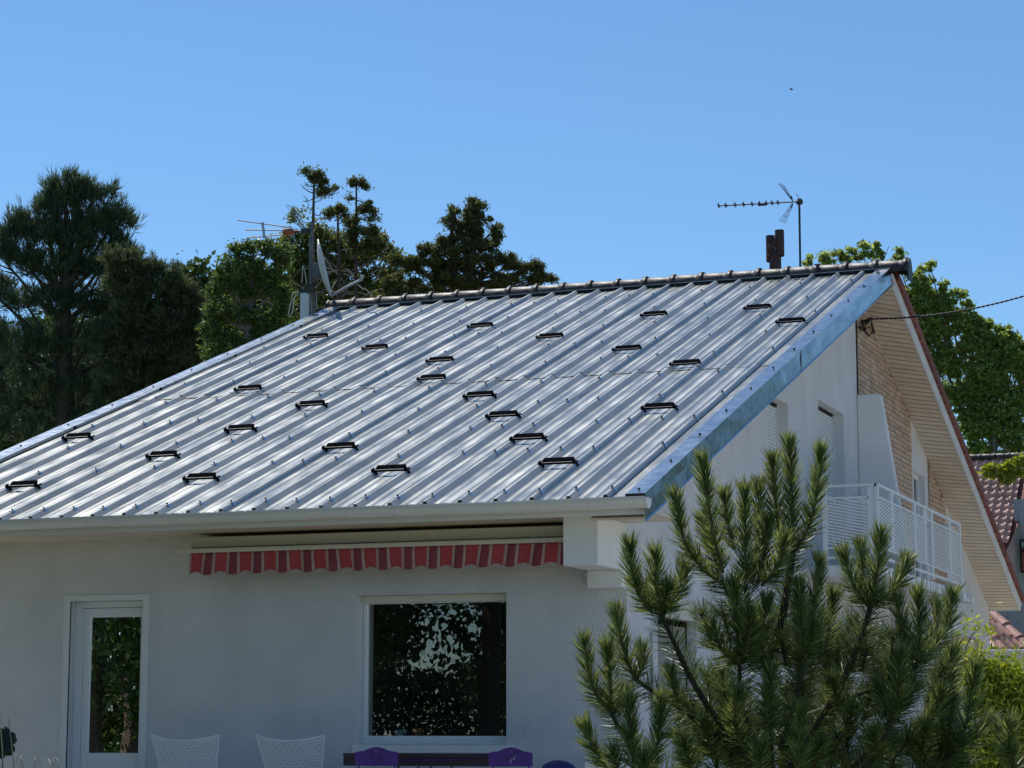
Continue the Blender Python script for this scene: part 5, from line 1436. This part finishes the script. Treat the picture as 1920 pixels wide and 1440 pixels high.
BR = [  # older wood: base ... tip, depth
 ([(850, 1900), (842, 1500), (840, 1000), (900, 780), (945, 490)], .05, .05, .022, .011), ([(800, 1520), (700, 1350), (560, 1150), (480, 1010), (430, 900), (368, 768)], 0, 0, .012, .007), ([(560, 1560), (320, 1430), (205, 1290), (152, 1198)], 0, 0, .010, .007),
 ([(900, 1480), (1050, 1250), (1150, 1080), (1230, 900), (1284, 737)], 0, 0, .013, .009), ([(1150, 1500), (1330, 1300), (1440, 1090), (1488, 975)], 0, -.05, .011, .007), ([(1000, 1640), (1250, 1450), (1335, 1330), (1382, 1222)], -.05, -.1, .011, .007), ([(1250, 1640), (1560, 1445), (1655, 1368)], 0, 0, .010, .007),
 ([(640, 1320), (430, 1165), (340, 1112), (255, 1052)], 0, 0, .009, .006), ([(835, 1020), (770, 800), (737, 645)], .03, 0, .010, .007), ([(835, 1020), (720, 800), (645, 640)], .05, .02, .009, .007), ([(810, 1380), (725, 1180), (712, 985)], -.02, -.05, .009, .006), ([(890, 1360), (955, 1160), (984, 985)], 0, -.08, .009, .006),
 ([(840, 1180), (838, 1255)], -.1, -.2, .008, .006), ([(1100, 1170), (1200, 1130), (1320, 1095)], .05, 0, .008, .005), ([(1380, 1400), (1440, 1330)], 0, 0, .008, .006), ([(1400, 1560), (1580, 1300), (1590, 1160)], .1, .1, .008, .006), ([(1900, 1640), (1905, 1430)], 0, 0, .008, .006)]
for pts, d0, d1, r0, r1 in BR:
    path, L = resample(poly3(pts, d0, d1), 16); path = path - pb_
    bo = MB().tube(list(path), [r0 + (r1 - r0) * i / 15 for i in range(16)], 7).build('branch', M['bark'], yp)
    V, F = needles(path, int(L * 1300), 0.078, 1.35, 1.05, 0.0012, 0.05)
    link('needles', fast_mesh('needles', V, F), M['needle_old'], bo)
# inner, older shoots that fill the crown
rf = random.Random(11)
for i in range(125):
    x = rf.uniform(430, 1620); 
    ytop = 900 + 0.00032 * (x - 950) ** 2 if x < 1350 else 1000 + (x - 1350) * 0.5
    y = rf.uniform(max(780, ytop - 40), 1540)
    if x < 560 and y < 1120: continue
    lean = (x - 900) / 900
    pts = [(x, y), (x + lean * 60 + rf.uniform(-30, 30), y - rf.uniform(80, 170))]
    dz = rf.uniform(.02, .7)
    path, L = resample(poly3(pts, dz, dz - 0.05), 8); path = path - pb_
    so = MB().tube(list(path), 0.0055, 5).build('branch', M['bark'], yp)
    V, F = needles(path, int(L * 1500) + 60, 0.074, 1.2, 0.65, 0.0011, 0.05)
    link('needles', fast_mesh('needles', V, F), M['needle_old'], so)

# ------------------------------------------------------------------ iron flower and dry grass at the lower left
fp = np.array(at(6, 1392, 11.0)); fp0 = fp.copy(); fp0[2] = -0.6
fo = thing('iron_flower', 'black iron garden flower on a thin stem at the lower left edge', 'garden ornament', fp0)
MB().tube([(0, 0, 0), (0.004, 0, 1.0), fp - fp0], 0.0045, 6).build('stem', M['iron'], fo)
MB().lathe(fp - fp0, [(0, -0.035), (0.02, -0.03), (0.028, 0), (0.02, 0.02), (0, 0.022)], 10).build('flower_centre', M['iron'], fo)
for k_ in range(6):
    a = 2 * math.pi * k_ / 6 + 0.35
    r_d = np.array([math.cos(a), 0, math.sin(a)]); s_d = np.array([-math.sin(a), 0, math.cos(a)]); f_d = np.array([0, -1, 0])
    V = []
    for u_, w_, h_ in ((0.008, 0.008, 0), (0.026, 0.024, 0.012), (0.048, 0.034, 0.014), (0.066, 0.030, 0.008), (0.078, 0.016, 0.0)):
        c = fp - fp0 + r_d * u_ + f_d * h_
        V += [c - s_d * w_, c + f_d * 0.006, c + s_d * w_]
    F = []
    for j_ in range(4):
        for q_ in range(2): F.append((j_ * 3 + q_, j_ * 3 + q_ + 1, j_ * 3 + q_ + 4, j_ * 3 + q_ + 3))
    o = MB().add(V, F).build('petal', M['iron'], fo); s_ = o.modifiers.new('thick', 'SOLIDIFY'); s_.thickness = 0.004

gp = np.array(at(60, 1440, 10.5)); gp[2] = -0.6
dg = thing('dry_grass', 'bleached dry grass blades catching the sun at the lower left edge', 'grass tuft', gp)
m_ = MB()
for pts in (((8, 1470), (4, 1400), (0, 1330), (12, 1318), (25, 1330), (28, 1350)), ((30, 1470), (20, 1380), (16, 1345), (20, 1360)), ((50, 1480), (42, 1430), (36, 1418), (30, 1428)), ((60, 1480), (66, 1430), (67, 1417), (74, 1430), (80, 1431), (86, 1424)),
            ((98, 1480), (100, 1430), (103, 1420), (105, 1432)), ((90, 1480), (94, 1440), (92, 1424), (86, 1424)), ((112, 1480), (110, 1430), (106, 1422)), ((36, 1480), (38, 1440), (40, 1418), (44, 1417))):
    P_ = [np.array(at(x, y, 10.5 + 0.05 * i)) - gp for i, (x, y) in enumerate(pts)]
    pth, L = resample(P_, 14)
    m_.tube(list(pth), [0.0030 - 0.0018 * i / 13 for i in range(14)], 4)
    root = pth[0]; m_.tube([np.array([root[0] * .5, root[1] * .5, 0]), root], 0.003, 4)
m_.build('blades', M['straw'], dg)

# ------------------------------------------------------------------ garden behind and beside the camera (mirrored in the panes and the steel, some trees added to darken the front wall)
def garden_tree(x, y, h, r, label):
    b = np.array([x, y, -0.6])
    t = thing('garden_tree', label, 'tree', b)
    MB().tube([(0, 0, 0), (0.1, 0, h * .4), (0, 0.1, h * .8)], [0.2, 0.13, 0.04], 7).build('trunk', M['bark'], t)
    n = int(7500 * r)
    nsub = 34
    u = rand_dirs(nsub); sc = np.array([0, 0, h * .57]) + u * np.array([r, r, h * .42]) * rng.uniform(.3, 1, (nsub, 1))
    idx = rng.integers(0, nsub, n); P = sc[idx] + rng.normal(size=(n, 3)) * r * .13
    link('crown', fast_mesh('crown', *leaf_mesh(P, unit(P - np.array([0, 0, h * .6])), 0.15 * min(1.0, 0.35 + h / 12), 0.55)), M['leaf_dark'], t)
garden_tree(-15.6, -27, 8, 2.3, 'leafy garden tree mirrored in the window glass, left of the gap')
garden_tree(-19.5, -31, 12, 3.4, 'tall leafy garden tree mirrored in the window behind its left neighbour')
garden_tree(-11.0, -27, 8, 2.0, 'leafy garden tree mirrored at the right of the window')
garden_tree(1.5, -29, 12, 4.0, 'tall leafy tree added behind the photographer to darken the front wall')  # added to block sky light from the front wall
garden_tree(-11.5, -9.5, 13, 4.2, 'leafy garden tree mirrored in the door glass')
garden_tree(-11.3, -10.2, 4.2, 2.0, 'dense garden bush mirrored low in the door glass')
garden_tree(-6.5, -12.8, 14, 3.6, 'tall garden tree left of the photographer, mirrored at the top of the window')  # also added to hold sky light off the front wall
garden_tree(-13.5, -3.5, 12, 4.0, 'leafy garden tree beyond the left end of the house front')
garden_tree(-12.5, -17, 11, 3.4, 'leafy garden tree in the left hedge line of the garden')
garden_tree(9.5, 23, 8, 3.0, 'garden tree right of the house mirrored in the upper verge flashing')
garden_tree(12, 13, 7.5, 3.0, 'garden tree right of the house mirrored in the lower verge flashing')
garden_tree(9.5, 36, 10, 4.0, 'tall garden tree far back on the right')
garden_tree(7.5, 27, 14, 3.4, 'tall slender garden tree right of the house, mirrored near the ridge end')
hb = np.array([-11.0, -33.0, -0.6])
hg = thing('garden_hedge', 'clipped hedge closing the garden, mirrored low in the window', 'hedge', hb)
n_ = 70000
P = np.column_stack([rng.uniform(-15, 15, n_), rng.uniform(-0.6, 0.6, n_), 3.0 * rng.uniform(0, 1, n_) ** 0.7 + rng.normal(size=n_) * 0.08])
link('foliage', fast_mesh('foliage', *leaf_mesh(P, unit(rng.normal(size=(n_, 3)) + np.array([0, 1, .5])), 0.15, 0.6)), M['leaf_dark'], hg)
